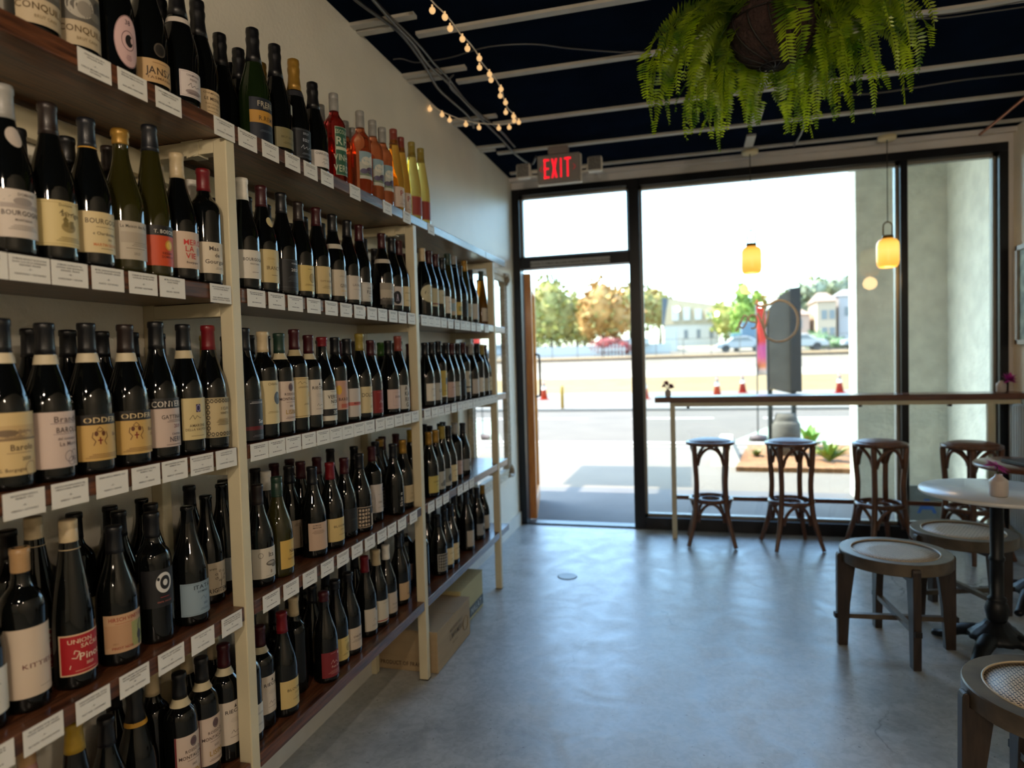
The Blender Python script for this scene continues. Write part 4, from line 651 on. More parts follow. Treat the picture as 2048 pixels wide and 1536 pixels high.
r1,a,c=carton(2.668,3.110,.015,.304,.188,kraft,'long brown cardboard box under the bottom shelf, nearest of two',[('PRODUCT OF FRANCE',.018,-.02,.035,'y','3a2416',.8),('MISE EN BOUTEILLE',.016,.02,.128,'x','6b5a3c',.8),('L\'IMPRIMERIE',.026,.02,.098,'x','6b5a3c',.8),('CHATEAU',.012,.0,.062,'x','6b5a3c',.9)],False)
b=MB(); P=[(a+.001,.15+.035*math.cos(t),.085+.035*math.sin(t)) for t in [i*PI/12 for i in range(24)]]; b.tube(P,.0012,5,closed=True); mk('box_print',b,flat('6b5a3c'),r1)
r2,a,c=carton(3.125,3.485,.010,.252,.206,pale,'pale yellow cardboard box behind the brown one on the floor',[('MALAT',.034,.06,.045,'x','aab0b0',1.1)],False)
mk('printed_band',MB().box(a,a+.0006,-c*.55,c,.018,.073),flat('3a4448'),r2)
# ---------------------------------------------------------------- floor disc
tag(mk('floor_plate',MB().lathe([(.062,0),(.062,.002),(.056,.003),(.050,.0025),(0,.0025)],32,(.628,4.061,.0005)),mat('worn_brass_plate','6f7678',.45,metal=.3,noise=.1)),'small round metal cover plate set in the concrete floor','floor plate')
# ---------------------------------------------------------------- window bar counter
cwood=mat('counter_wood','4e2a1a',.3,color2='6a3c26',scale=6,stretch=(1.2,14,14),coat=.3)
bc=empty('window_counter',(1.1,5.18,0),'long narrow wooden bar counter running along the front window','counter')
mk('counter_top',MB().box(.04,2.455,-.16,.10,1.030,1.070),cwood,bc,bev=.004)
mk('steel_rail',MB().box(.15,2.40,-.128,-.098,.998,1.029),paint,bc)
for x in (.150,2.21): mk('front_leg',MB().box(x,x+.036,-.130,-.094,.0,.998),paint,bc,bev=.003)
for x in (.152,2.212): mk('side_rail',MB().box(x,x+.032,-.09,.09,.998,1.029),paint,bc)
mk('back_leg',MB().box(2.29,2.325,.05,.085,0,.998),paint,bc,bev=.003)
b=MB()
for x in (.27,1.43,1.98): b.box(x,x+.02,-.132,-.10,.985,.998)
mk('bracket',b,flat('1e1a18'),bc)
mk('foot_rail',MB().box(.16,2.44,.070,.098,.258,.290),cwood,bc,bev=.003)
for x in (.155,2.215): mk('rail_bracket',MB().box(x,x+.025,-.094,.072,.262,.286),paint,bc)
# ---------------------------------------------------------------- bentwood bar stools
bw=mat('dark_bentwood','4c3020',.35,color2='6e4832',scale=9,stretch=(6,6,1),coat=.3); seat_m=mat('brown_seat_pad','6a4634',.4,noise=.12,scale=12)
def bar_stool_parts():
    P=[]
    P.append(('seat_ring',MB().lathe([(0,.722),(.150,.722),(.168,.726),(.174,.736),(.172,.746),(.160,.750),(0,.750)],40),bw))
    P.append(('seat_pad',MB().lathe([(.148,.750),(.140,.756),(.10,.766),(.05,.771),(0,.772)],40),seat_m))
    for k in range(4):
        a=PI/4+k*PI/2; d=lambda r,z:(r*math.cos(a),r*math.sin(a),z)
        P.append(('leg',MB().tube(curve([d(.158,.725),d(.152,.62),d(.140,.46),d(.146,.33),d(.160,.22),d(.195,.10),d(.228,.006)],6),[.0185]*24+[.0185-.0004*i for i in range(13)],10),bw))
    b=MB()
    for k in range(40): pass
    ring=[(.142*math.cos(t),.142*math.sin(t),.325) for t in [i*PI/24 for i in range(48)]]
    P.append(('foot_ring',MB().tube(ring,.0155,10,closed=True),bw))
    inner=[(.075*math.cos(t),.075*math.sin(t),.318) for t in [i*PI/16 for i in range(32)]]
    b=MB().tube(inner,.010,8,closed=True)
    for k in range(4):
        a=PI/4+k*PI/2; b.tube([(.07*math.cos(a),.07*math.sin(a),.318),(.14*math.cos(a),.14*math.sin(a),.322)],.010,8)
    P.append(('inner_ring',b,bw))
    for (zt,zb,rr) in ((.712,.585,.146),(.312,.175,.150)):
        for k in range(4):
            a0=PI/4+k*PI/2; pts=[]
            A=Vector((rr*math.cos(a0),rr*math.sin(a0),0)); B=Vector((rr*math.cos(a0+PI/2),rr*math.sin(a0+PI/2),0)); u=(B-A)
            out=((A+B)/2).normalized()
            for i in range(15):
                s=i/14; f=.07+.86*s; hgt=math.sin(PI*s)**.55; p=A+u*f+out*(.03*math.sin(PI*s)); pts.append((p.x,p.y,zb+(zt-zb)*hgt))
            P.append(('arch_brace',MB().tube(pts,.0115,8),bw))
    return [(n,b.mesh(n,m)) for n,b,m in P]
BS=bar_stool_parts()
for x,y,rz,lab in ((1.53,5.00,.0,'leftmost dark bentwood bar stool at the window counter'),(2.075,4.99,.22,'second bentwood bar stool from the left at the window counter'),(2.64,4.97,.32,'third bentwood bar stool, in front of the window mullion'),(3.16,4.90,.5,'rightmost bentwood bar stool, partly behind the marble table')):
    r=empty('bar_stool',(x,y,0),lab,'bar stool','bentwood bar stools along the window counter',rz)
    for n,me in BS: link(n,me,r)
# ---------------------------------------------------------------- low cane stools
dw=mat('dark_stool_wood','231c18',.45,color2='392d25',scale=8,stretch=(7,7,1)); rim=mat('stool_rim_wood','3e362c',.36,color2='5e5343',scale=10)
def cane_mat():
    m=bpy.data.materials.new('woven_cane'); m.use_nodes=True; nt=m.node_tree; N=nt.nodes; L=nt.links.new; b=N['Principled BSDF']; b.inputs['Roughness'].default_value=.5
    tc=N.new('ShaderNodeTexCoord'); sp=N.new('ShaderNodeSeparateXYZ'); L(tc.outputs['Object'],sp.inputs[0])
    def mth(op,a,bb=None):
        x=N.new('ShaderNodeMath'); x.operation=op
        for i,v in enumerate((a,bb)):
            if v is None: continue
            if isinstance(v,(int,float)): x.inputs[i].default_value=v
            else: L(v,x.inputs[i])
        return x.outputs[0]
    sx=mth('SINE',mth('MULTIPLY',sp.outputs[0],2*PI/.021)); sy=mth('SINE',mth('MULTIPLY',sp.outputs[1],2*PI/.021))
    hole=mth('GREATER_THAN',mth('MULTIPLY',mth('ABSOLUTE',sx),mth('ABSOLUTE',sy)),.5)
    ck=mth('GREATER_THAN',mth('MULTIPLY',sx,sy),0.0)
    r=N.new('ShaderNodeMixRGB'); r.inputs[1].default_value=(*hx('ead4b4'),1); r.inputs[2].default_value=(*hx('35281f'),1); L(hole,r.inputs[0])
    r2=N.new('ShaderNodeMixRGB'); r2.blend_type='MULTIPLY'; r2.inputs[0].default_value=.5; L(r.outputs[0],r2.inputs[1]); L(ck,r2.inputs[2])
    L(r2.outputs[0],b.inputs['Base Color']); bp=N.new('ShaderNodeBump'); bp.inputs['Strength'].default_value=.5; bp.inputs['Distance'].default_value=.003; bp.invert=True; L(hole,bp.inputs['Height']); L(bp.outputs[0],b.inputs['Normal']); return m
cane=cane_mat()
def cane_parts():
    P=[('seat_rim',MB().lathe([(.176,.398),(.229,.398),(.2315,.401),(.2315,.448),(.2285,.452),(.185,.452),(.181,.449),(.176,.440),(.176,.398)],56),rim),
       ('cane_seat',MB().lathe([(0,.4440),(.10,.4445),(.178,.4465),(.178,.440),(0,.438)],56),cane),
       ('cane_beading',MB().tube([(.181*math.cos(t),.181*math.sin(t),.4515) for t in [i*PI/28 for i in range(56)]],.0032,6,closed=True),mat('pale_cane_bead','b5a488',.4))]
    for k in range(4):
        a=k*PI/2; d=Vector((math.cos(a),math.sin(a),0)); t=Vector((-d.y,d.x,0))
        poly=[(.160,.397),(.2325,.397),(.2325,.425),(.238,.434),(.246,.434),(.250,.426),(.262,.30),(.266,0.),(.218,0.),(.205,.15),(.170,.33)]
        poly=[(.170,.397),(.2325,.397),(.2325,.432),(.238,.438),(.247,.436),(.251,.425),(.252,.20),(.250,.0),(.208,.0),(.196,.20)]
        b=MB(); n=len(poly); w_=.0165
        b.add([tuple(d*r+t*s+Vector((0,0,z))) for s in (-w_,w_) for r,z in poly],[tuple(range(n)),tuple(range(2*n-1,n-1,-1))]+[(i,n+i,n+(i+1)%n,(i+1)%n) for i in range(n)])
        P.append(('leg',b,dw))
    P.append(('cross_stretcher',MB().box(-.262,.262,-.0125,.0125,.128,.150),rim)); P.append(('cross_stretcher',MB().box(-.0125,.0125,-.262,.262,.1505,.172),rim))
    b=MB()
    for k in range(4):
        a=k*PI/2; z=.139 if k%2==0 else .161; c=(.257*math.cos(a),.257*math.sin(a),z); b.obox(c,(.006 if k%2==0 else .014,0,0),(0,.014 if k%2==0 else .006,0),(0,0,.0115))
    P.append(('tenon_peg',b,flat('120f0e')))
    b=MB().obox((0,0,.382),(.17,0,0),(0,.014,0),(0,0,.0155)).obox((0,0,.382),(.014,0,0),(0,.17,0),(0,0,.0154)); P.append(('seat_brace',b,dw))
    return [(n,b.mesh(n,m)) for n,b,m in P]
CS=cane_parts()
for x,y,rz,lab in ((2.30,3.366,.08,'low dark wood stool with round cane seat, standing clear left of the table'),(2.726,3.80,.30,'low cane seated stool behind the marble table'),(2.355,2.045,.05,'low cane seated stool cut off at the right foreground corner')):
    r=empty('cane_stool',(x,y,0),lab,'stool','low round cane seated stools',rz)
    for n,me in CS:
        o=link(n,me,r)
        if n=='seat_rim': es=o.modifiers.new('crisp_edges','EDGE_SPLIT'); es.split_angle=math.radians(28)
        if n=='leg': bv=o.modifiers.new('bevel','BEVEL'); bv.width=.003; bv.segments=2; bv.limit_method='ANGLE'
# ---------------------------------------------------------------- marble table
iron=mat('black_cast_iron','14171a',.42,metal=.4,noise=.2,scale=20); marble=mat('white_marble','b5b5b3',.25,color2='cfcfcc',scale=3,noise=.0,coat=.1)
def ped_table(x,y,R,top,lab,h=.75,topname='marble_top'):
    t=empty('cafe_table',(x,y,0),lab,'table')
    mk(topname,MB().lathe([(0,h-.020),(R-.006,h-.020),(R,h-.014),(R,h-.005),(R-.005,h),(0,h)],64),top,t)
    mk('column',MB().lathe([(.034,.150),(.040,.165),(.046,.200),(.040,.232),(.034,.240),(.038,.248),(.036,.258),(.026,.266),(.026,.420),(.031,.428),(.031,.440),(.026,.447),(.026,.690),(.050,.712),(.075,.722),(.075,.730),(0,.730)],24,wob=lambda a,z:1+(.05*math.sin(10*a) if .27<z<.41 or .17<z<.23 else 0)),iron,t)
    mk('base_collar',MB().lathe([(0,.070),(.110,.070),(.105,.092),(.082,.112),(.058,.130),(.044,.150),(0,.152)],40,wob=lambda a,z:1+.04*math.sin(16*a)),iron,t)
    for k in range(4):
        a=2.45+k*PI/2; d=Vector((math.cos(a),math.sin(a),0)); P=[d*r+Vector((0,0,z)) for r,z in ((.05,.085),(.10,.082),(.15,.066),(.19,.040),(.225,.022),(.262,.0165))]
        mk('foot',MB().tube(curve(P,4),[.040]*5+[.038-.0012*i for i in range(16)],10,flat=.75),iron,t)
    return t
ped_table(2.71,3.37,.30,marble,'round white marble cafe table on black cast iron pedestal',.74)
ped_table(3.16,4.06,.28,cwood,'round dark wooden cafe table further back by the right wall',.752,'wooden_top')
tag(mk('menu_book',MB().obox((3.12,4.02,.7625),(.075,.02,0),(-.03,.11,0),(0,0,.008)),mat('dark_book_cover','1d1c22',.4),bev=.002),'dark flat book lying on the far wooden cafe table','book')
vm=mat('cream_ceramic','b9aea6',.35,noise=.03)
def vase(name,x,y,z,s,lab,flower,leanx):
    r=empty(name,(x,y,z),lab,'vase'); k=s
    mk('vase_body',MB().lathe([(0,.001),(.030*k,.001),(.034*k,.006),(.035*k,.060*k),(.033*k,.070*k),(.018*k,.083*k),(.014*k,.088*k),(.014*k,.094*k),(.011*k,.094*k),(.010*k,.08*k),(0,.07*k)],28),vm,r)
    for (dx,dy,dz,fr,col,sh) in flower:
        sm_=mk('stem',MB().tube(curve([(0,0,.05*k),(dx*.4,dy*.4,.10*k),(dx,dy,dz)],5),.0016,6),flat('3f5a24'),r)
        b=MB(); rnd=random.Random(int(dz*1e4))
        n=40 if sh=='daisy' else 60; TR=Matrix.Rotation(math.radians(24),3,Vector((.35,.93,0))) if sh=='daisy' else Matrix.Identity(3)
        for i in range(n):
            if sh=='daisy':
                a=2*PI*i/n; L_=fr*(.85+.2*rnd.random()); el=rnd.uniform(-.55,.2); w_=fr*.10
            else:
                a=rnd.uniform(0,2*PI); el=math.asin(rnd.uniform(-.5,1)); L_=fr*(.8+.25*rnd.random()); w_=fr*.22
            D=Vector((math.cos(a)*math.cos(el),math.sin(a)*math.cos(el),math.sin(el))); S=TR@Vector((-math.sin(a),math.cos(a),0)); D=TR@D; U=D.cross(S)
            c=Vector((dx,dy,dz)); b.add([c,c+D*L_*.5-S*w_+U*.002,c+D*L_,c+D*L_*.5+S*w_+U*.002],[(0,1,2,3)])
        mk('flower',b,mat('petal_'+col,col,.6),sm_)
    return r
vase('bud_vase',2.665,3.235,.7405,1.0,'small white bud vase with pink flower on the marble table',[(-.012,-.012,.135,.056,'b8409a','daisy')],0)
vase('bud_vase',1.235,5.10,1.0705,.62,'tiny pot of dark pink blooms at the left end of the counter',[(-.012,0,.095,.034,'96305f','ball'),(.022,.0,.072,.036,'7c2452','ball'),(-.03,0,.078,.022,'8f3a6a','ball')],0)
vase('bud_vase',3.405,5.10,1.0705,.85,'white bud vase with magenta bloom at the right end of the counter',[(.045,-.01,.085,.056,'b02a90','ball')],0)
# ---------------------------------------------------------------- right wall: framed picture and panel radiator
pf=empty('framed_picture',(XR-.002,5.05,1.72),'framed mottled green picture hanging on the right wall by the window','picture')
mk('picture_frame',MB().box(-.03,0,-.26,.16,-.33,-.30).box(-.03,0,-.26,.16,.30,.33).box(-.03,0,-.26,-.23,-.33,.33).box(-.03,0,.13,.16,-.33,.33),mat('pale_picture_frame','a39a92',.4),pf)
mk('picture_canvas',MB().box(-.018,-.002,-.23,.13,-.30,.30),mat('mottled_green_art','39443a',.5,color2='8b9a84',scale=14),pf)
b=MB()
for i in range(16): b.box(XR-.045,XR-.006,4.72+i*.034,4.742+i*.034,.14,.98)
b.box(XR-.03,XR-.002,4.71,5.25,.12,.99); tag(mk('panel_radiator',b,mat('white_enamel','b5b8b8',.35),bev=.004),'white ribbed panel radiator on the right wall under the counter end','radiator')
# ---------------------------------------------------------------- pendant lanterns
amber=bpy.data.materials.new('glowing_amber_glass'); amber.use_nodes=True
_n=amber.node_tree; _b=_n.nodes['Principled BSDF']; _b.inputs['Base Color'].default_value=(.8,.42,.08,1); _b.inputs['Roughness'].default_value=.3
_t=_n.nodes.new('ShaderNodeTexCoord'); _s=_n.nodes.new('ShaderNodeSeparateXYZ'); _r=_n.nodes.new('ShaderNodeValToRGB'); _m=_n.nodes.new('ShaderNodeMath'); _m.operation='MULTIPLY'; _m.inputs[1].default_value=5.0
_n.links.new(_t.outputs['Object'],_s.inputs[0]); _n.links.new(_s.outputs[2],_m.inputs[0]); _n.links.new(_m.outputs[0],_r.inputs[0])
_e=_r.color_ramp.elements; _e[0].position=0; _e[0].color=(.95,.40,.05,1); _e[1].position=1; _e[1].color=(.8,.34,.04,1)
for p,c in ((.25,(1,.52,.08,1)),(.55,(1.0,.72,.17,1)),(.8,(1.0,.66,.12,1))): q=_e.new(p); q.color=c
_n.links.new(_r.outputs[0],_b.inputs['Emission Color']); _b.inputs['Emission Strength'].default_value=1.15
brass=mat('aged_brass','6b5424',.35,metal=.8); cord_m=flat('3a3632')
def pendant(x,y,zc,lab,light=True):
    r=empty('pendant_lantern',(x,y,ZC),lab,'pendant lamp'); z=lambda v:v-ZC
    mk('ceiling_canopy',MB().lathe([(0,-.026),(.055,-.026),(.058,-.020),(.058,-.002),(0,-.002)],32),mat('cream_canopy','ead9ac',.5),r)
    mk('cord',MB().tube([(0,0,-.024),(0,0,z(zc+.215))],.0030,6),cord_m,r)
    P=[(-.028,0,z(zc+.118)),(-.028,0,z(zc+.175))]+[(-.028*math.cos(t),0,z(zc+.185)+.030*math.sin(t)) for t in [i*PI/10 for i in range(11)]]+[(.028,0,z(zc+.175)),(.028,0,z(zc+.118))]
    lc=mk('lantern_cap',MB().lathe([(0,z(zc+.122)),(.034,z(zc+.122)),(.036,z(zc+.118)),(.036,z(zc+.098)),(0,z(zc+.098))],28),brass,r)
    mk('handle_loop',MB().tube(P,.0046,8),brass,lc)
    g=mk('glass_shade',MB().lathe([(.030,.200),(.038,.200),(.056,.190),(.068,.172),(.071,.150),(.071,.045),(.067,.018),(.056,.003),(.040,0),(.030,0)],48,wob=lambda a,zz:1+.012*math.sin(24*a)),amber,r,(0,0,z(zc-.10)))
    l=bpy.data.lights.new('lantern_bulb','POINT'); l.energy=2.0; l.color=(1,.62,.25); l.shadow_soft_size=.05; o=bpy.data.objects.new('lantern_bulb',l); COL.objects.link(o); o.parent=r; o.location=(0,0,z(zc-.16))
    return r
pendant(1.847,5.14,2.060,'glowing amber pendant lantern hanging before the open sky, left of two')
pendant(2.742,5.14,2.050,'glowing amber pendant lantern beside the window mullion, right of two')
# ---------------------------------------------------------------- exit sign
ex=empty('exit_sign',(.545,4.56,2.70),'lit red exit sign with two emergency lamp heads under the ceiling','exit sign')
hous=mat('grey_plastic','918b85',.45); gl_w=mat('off_white_plastic','ddd6c8',.45)
mk('housing',MB().box(-.150,.150,-.022,.022,-.098,.098),hous,ex,bev=.012,seg=3)
mk('edge_trim',MB().box(-.150,.152,-.012,.026,-.106,-.099).box(.1505,.158,-.012,.026,-.106,.088),gl_w,ex,bev=.002)
mk('ceiling_mount',MB().box(-.07,.07,-.03,.03,.099,.148),mat('mount_plastic','8a7d78',.5),ex,bev=.006)
b=MB()
for s,cx in (('E',-.083),('X',-.028),('I',.019),('T',.066)):
    if s=='E': R_=[(-.018,-.006,-.066,.066),(-.018,.020,-.066,-.052),(-.018,.020,.052,.066),(-.018,.016,-.007,.007)]
    elif s=='I': R_=[(-.006,.006,-.066,.066)]
    elif s=='T': R_=[(-.0065,.0065,-.066,.066),(-.024,.024,.052,.066)]
    else: R_=[]
    for x0,x1,z0,z1 in R_: b.box(cx+x0,cx+x1,-.0245,-.0215,z0,z1)
    if s=='X':
        for q in (-1,1): b.obox((cx,-.023,0),(.0075,0,0),(0,.0015,0),(q*.0150,0,.066))
glow=mat('red_led_letters','d80f1c',.5,emit=(1,.012,.03),estr=1.0); mk('lettering',b,glow,ex)
b=MB()
for q,cx in ((-1,-.118),(1,.108)):
    for w_ in (-1,1): b.obox((cx+q*.004,-.023,w_*.010),(.0035,0,0),(0,.0012,0),(-q*.008,0,w_*.010))
mk('direction_arrow',b,mat('dim_red_arrow','8a1420',.5,emit=(.35,.01,.02),estr=.6),ex)
for q in (-1,1):
    mk('lamp_arm',MB().tube([(q*.15,.0,-.005),(q*.205,0,-.005)],.012,8).tube([(q*.15,.0,-.035),(q*.19,0,-.035),(q*.205,0,-.015)],.008,8),gl_w,ex)
    h_=mk('lamp_head',MB().box(-.050,.050,-.028,.03,-.052,.052),gl_w,ex,(q*.252,0,.004),bev=.014,seg=3)
    mk('lamp_lens',MB().box(-.043,.043,-.0305,-.0275,-.042,.048),mat('grey_lens','77746f',.25,noise=.3,scale=90),h_,bev=.006)
# ---------------------------------------------------------------- string lights
st=empty('string_lights',(.45,3.5,2.80),'string of small warm globe bulbs strung below the black ceiling','string lights'); O=Vector((.45,3.5,2.80))
BP=[(.40,2.30),(.428,2.40),(.446,2.512),(.452,2.585),(.456,2.688),(.462,2.77),(.470,2.872),(.468,2.99),(.466,3.06),(.466,3.157),(.470,3.235),(.473,3.335),(.462,3.43),(.440,3.54),(.430,3.65),(.432,3.74),(.434,3.82)]
wire=[Vector((.37,2.0,2.835))]+[Vector((x,y,2.812+.006*math.sin(i*2.1))) for i,(x,y) in enumerate(BP)]
loop=[Vector((.435,3.85,2.815)),Vector((.40,3.83,2.785)),Vector((.33,3.78,2.77)),Vector((.25,3.71,2.762)),Vector((.17,3.65,2.768)),Vector((.11,3.60,2.785)),Vector((.06,3.56,2.805)),Vector((.02,3.53,2.834))]
mk('wire',MB().tube([p-O for p in curve(wire,3)]+[p-O for p in curve(loop,4)],.0030,6),mat('pale_wire','d8d0c0',.5),st)
gm=mat('warm_globe_bulb','d9a860',.3,emit=(1,.62,.28),estr=.75); gme=MB().lathe([(0,-.0135),(.008,-.0115),(.0125,-.005),(.0132,.001),(.0105,.008),(.0045,.012),(.0035,.022),(0,.022)],16).mesh('globe_bulb',gm)
for i,p in enumerate(wire[1:]+loop):
    q=p-O; o=link('globe_bulb',gme,st,(q.x+(.010 if i%2 else -.010),q.y,q.z-.024))
# ---------------------------------------------------------------- conduits, cables, copper pipe
met=mat('grey_conduit','5b5a58',.4,metal=.6)
def cable(name,P,r,m,lab,cat,n=6): tag(mk(name,MB().tube(curve(P,n),r,8),m),lab,cat)
cable('steel_conduit',[(0.136,2.370,2.835),(0.144,2.462,2.835),(0.178,2.630,2.835),(0.195,2.756,2.835),(0.177,3.030,2.835),(0.136,3.324,2.835),(0.144,3.525,2.835),(0.157,3.763,2.835),(0.127,3.961,2.835)],.0075,met,'outermost grey steel conduit along the ceiling edge, curling into the left wall','conduit')
cable('steel_conduit',[(0.221,2.389,2.820),(0.218,2.482,2.820),(0.218,2.646,2.820),(0.221,2.825,2.820),(0.205,3.036,2.820),(0.220,3.235,2.820),(0.221,3.453,2.820),(0.223,3.700,2.820),(0.233,3.957,2.820),(0.243,4.218,2.820),(0.245,4.511,2.820),(0.295,4.784,2.820),(0.385,4.56,2.80)],.007,met,'grey flexible conduit running along the ceiling to the exit sign','conduit')
cable('steel_conduit',[(0.206,2.382,2.836),(0.209,2.476,2.836),(0.212,2.602,2.836),(0.223,2.742,2.836),(0.228,2.909,2.836),(0.223,3.066,2.836),(0.228,3.235,2.836),(0.217,3.564,2.836),(0.235,3.805,2.836),(0.262,4.053,2.836),(0.270,4.419,2.836)],.006,met,'thin grey conduit crossing beside the string lights, ending before the exit sign','conduit')
cable('flexible_cable',[(0.293,3.145,2.805),(0.258,3.186,2.805),(0.224,3.287,2.805),(0.230,3.429,2.805),(0.237,3.606,2.805),(0.260,3.781,2.805),(0.296,4.032,2.805),(0.292,4.297,2.805)],.004,met,'short grey cable hooking away from the conduits near the globe bulbs','cable')
cable('flexible_cable',[(0.045,2.981,2.847),(0.087,2.990,2.847),(0.132,3.045,2.847),(0.198,3.054,2.847),(0.321,3.050,2.847),(0.519,3.007,2.847),(0.721,3.048,2.847),(0.876,3.143,2.847),(1.104,3.261,2.847),(1.151,3.270,2.847),(1.244,3.308,2.847)],.0035,met,'thin armoured cable wandering across the black ceiling left of the fern','cable')
cable('flexible_cable',[(2.308,3.245,2.820),(2.447,3.295,2.820),(2.601,3.301,2.820),(2.778,3.284,2.820),(2.847,3.274,2.820)],.003,met,'upper of two thin cables right of the fern','cable')
cable('flexible_cable',[(2.305,3.235,2.800),(2.483,3.287,2.800),(2.636,3.292,2.800),(2.782,3.293,2.800),(2.852,3.285,2.800)],.0035,met,'lower of two thin cables right of the fern','cable')
cable('flexible_cable',[(2.062,4.383,2.830),(2.121,4.548,2.830),(2.140,4.790,2.830),(2.132,5.050,2.830)],.007,met,'curved silver cable between two ceiling strips below the fern','cable')
cable('flexible_cable',[(2.247,4.184,2.840),(2.434,4.225,2.840),(2.616,4.218,2.840),(2.873,4.185,2.840),(3.158,4.195,2.840),(3.253,4.196,2.840)],.005,met,'long grey cable along the ceiling right of the fern, nearer the windows','cable')
cable('copper_pipe',[(3.300,5.138,2.800),(3.295,4.899,2.800),(3.279,4.484,2.800),(3.273,4.305,2.800)],.009,mat('copper','9a5a38',.35,metal=.7,noise=.15,scale=12),'copper pipe along the ceiling at the right wall','pipe')
# ---------------------------------------------------------------- hanging fern
FC=Vector((1.719,2.616,2.58)); fr=empty('hanging_fern',FC,'large lush green fern hanging from the ceiling in a coir lined basket','hanging plant')
coir=mat('coir_liner','33231f',.95,noise=.35,scale=26,bump=1.0,bscale=60); wire_m=flat('17120f')
prof=[(.0,-.155),(.03,-.153),(.06,-.146),(.09,-.132),(.118,-.108),(.140,-.074),(.152,-.036),(.156,0),(.158,.03),(.150,.03),(.146,.0),(0,-.01)]
mk('coir_basket',MB().lathe(prof,48,wob=lambda a,z:1+.012*math.sin(11*a+z*30)),coir,fr)
b=MB()
for k in range(14):
    a0=2*PI*k/14; P=[]
    for i in range(13):
        t=i/12; el=t*PI/2; r=.160*math.sin(el)+.002; z=-.160*math.cos(el); a=a0+.9*(1-t)**2; P.append((r*math.cos(a),r*math.sin(a),z))
    b.tube(P,.0034,6)
b.tube([(.160*math.cos(t),.160*math.sin(t),.0) for t in [i*PI/24 for i in range(48)]],.003,6,closed=True)
b.tube([(.050*math.cos(t),.050*math.sin(t),-.156) for t in [i*PI/12 for i in range(24)]],.0022,6,closed=True)
mk('wire_basket',b,wire_m,fr)
b=MB()
for k in range(3): a=k*2*PI/3+.4; b.tube([(.158*math.cos(a),.158*math.sin(a),.02),(0,0,ZC-FC.z-.002)],.0018,6)
mk('hanging_chain',b,wire_m,fr)
def leafmat():
    m=bpy.data.materials.new('fern_leaf'); m.use_nodes=True; nt=m.node_tree; N=nt.nodes; L=nt.links.new; N.remove(N['Principled BSDF'])
    d=N.new('ShaderNodeBsdfDiffuse'); t=N.new('ShaderNodeBsdfTranslucent'); g=N.new('ShaderNodeBsdfGlossy'); g.inputs['Roughness'].default_value=.35
    tc=N.new('ShaderNodeTexCoord'); n=N.new('ShaderNodeTexNoise'); n.inputs['Scale'].default_value=9; r=N.new('ShaderNodeValToRGB'); L(tc.outputs['Object'],n.inputs['Vector']); L(n.outputs['Fac'],r.inputs[0])
    r.color_ramp.elements[0].position=.35; r.color_ramp.elements[0].color=(*hx('42601c'),1); r.color_ramp.elements[1].position=.65; r.color_ramp.elements[1].color=(*hx('9aa834'),1)
    L(r.outputs[0],d.inputs[0]); h=N.new('ShaderNodeHueSaturation'); h.inputs['Value'].default_value=1.9; h.inputs['Saturation'].default_value=1.1; L(r.outputs[0],h.inputs['Color']); L(h.outputs[0],t.inputs[0])
    a=N.new('ShaderNodeMixShader'); a.inputs[0].default_value=.62; L(d.outputs[0],a.inputs[1]); L(t.outputs[0],a.inputs[2])
    c=N.new('ShaderNodeMixShader'); c.inputs[0].default_value=.05; L(a.outputs[0],c.inputs[1]); L(g.outputs[0],c.inputs[2]); L(c.outputs[0],N['Material Output'].inputs[0]); return m
lm=leafmat(); rn=random.Random(11)
def frond(az,reach,drop,rise,curl,lw):
    P=[]; n=int((reach+drop)*95)+10; side=rn.uniform(-.25,.25)
    r0=.05+.06*rn.random()
    for i in range(n+1):
        t=i/n; r=r0+reach*(1-(1-t)**2.6); z=.02+rise*math.sin(min(t*2.4,PI))*(1-t)-drop*t**1.5; a=az+side*t+.05*math.sin(t*7+curl)
        P.append(Vector((r*math.cos(a),r*math.sin(a),z)))
    # even spacing along the rachis
    d=[0]
    for p,q in zip(P,P[1:]): d.append(d[-1]+(q-p).length)
    Ltot=d[-1]; st=.0112; Q=[]; k=0; s=0
    while s<Ltot:
        while d[k+1]<s: k+=1
        f=(s-d[k])/(d[k+1]-d[k]); Q.append(P[k].lerp(P[k+1],f)); s+=st
    b=MB(); b.tube(Q[::2]+[Q[-1]],[.0014*(1-.6*i/len(Q[::2])) for i in range(len(Q[::2])+1)],4)
    N_=len(Q); tw=rn.uniform(-.7,.7); ref=Vector((math.cos(az),math.sin(az),0))
    for i in range(3,N_-1):
        t=i/N_; T=(Q[min(i+1,N_-1)]-Q[i-1]).normalized()
        S=T.cross(Vector((0,0,1)));
        if S.length<.25: S=Vector((-math.sin(az),math.cos(az),0))
        S.normalize(); rot=Matrix.Rotation(tw+.5*math.sin(i*.11+curl),3,T); S=rot@S; U=T.cross(S)
        L_=lw*min(1,t*5+.25)*(1-max(0,t-.45)/.58)**.8*rn.uniform(.85,1.1); w_=.0062*(.5+.5*L_/lw)
        for q in (-1,1):
            if rn.random()<.04: continue
            D=(S*q+T*.22+U*rn.uniform(-.25,.1)).normalized(); c=Q[i]; m1=c+D*L_*.55-U*.002+T*.002; e=c+D*L_-U*.0045+T*.004
            b.add([c-T*w_*.5,c+T*w_*.6,m1+T*w_,e,m1-T*w_*.9],[(0,1,2,3,4)],0,False)
    return b
k=0
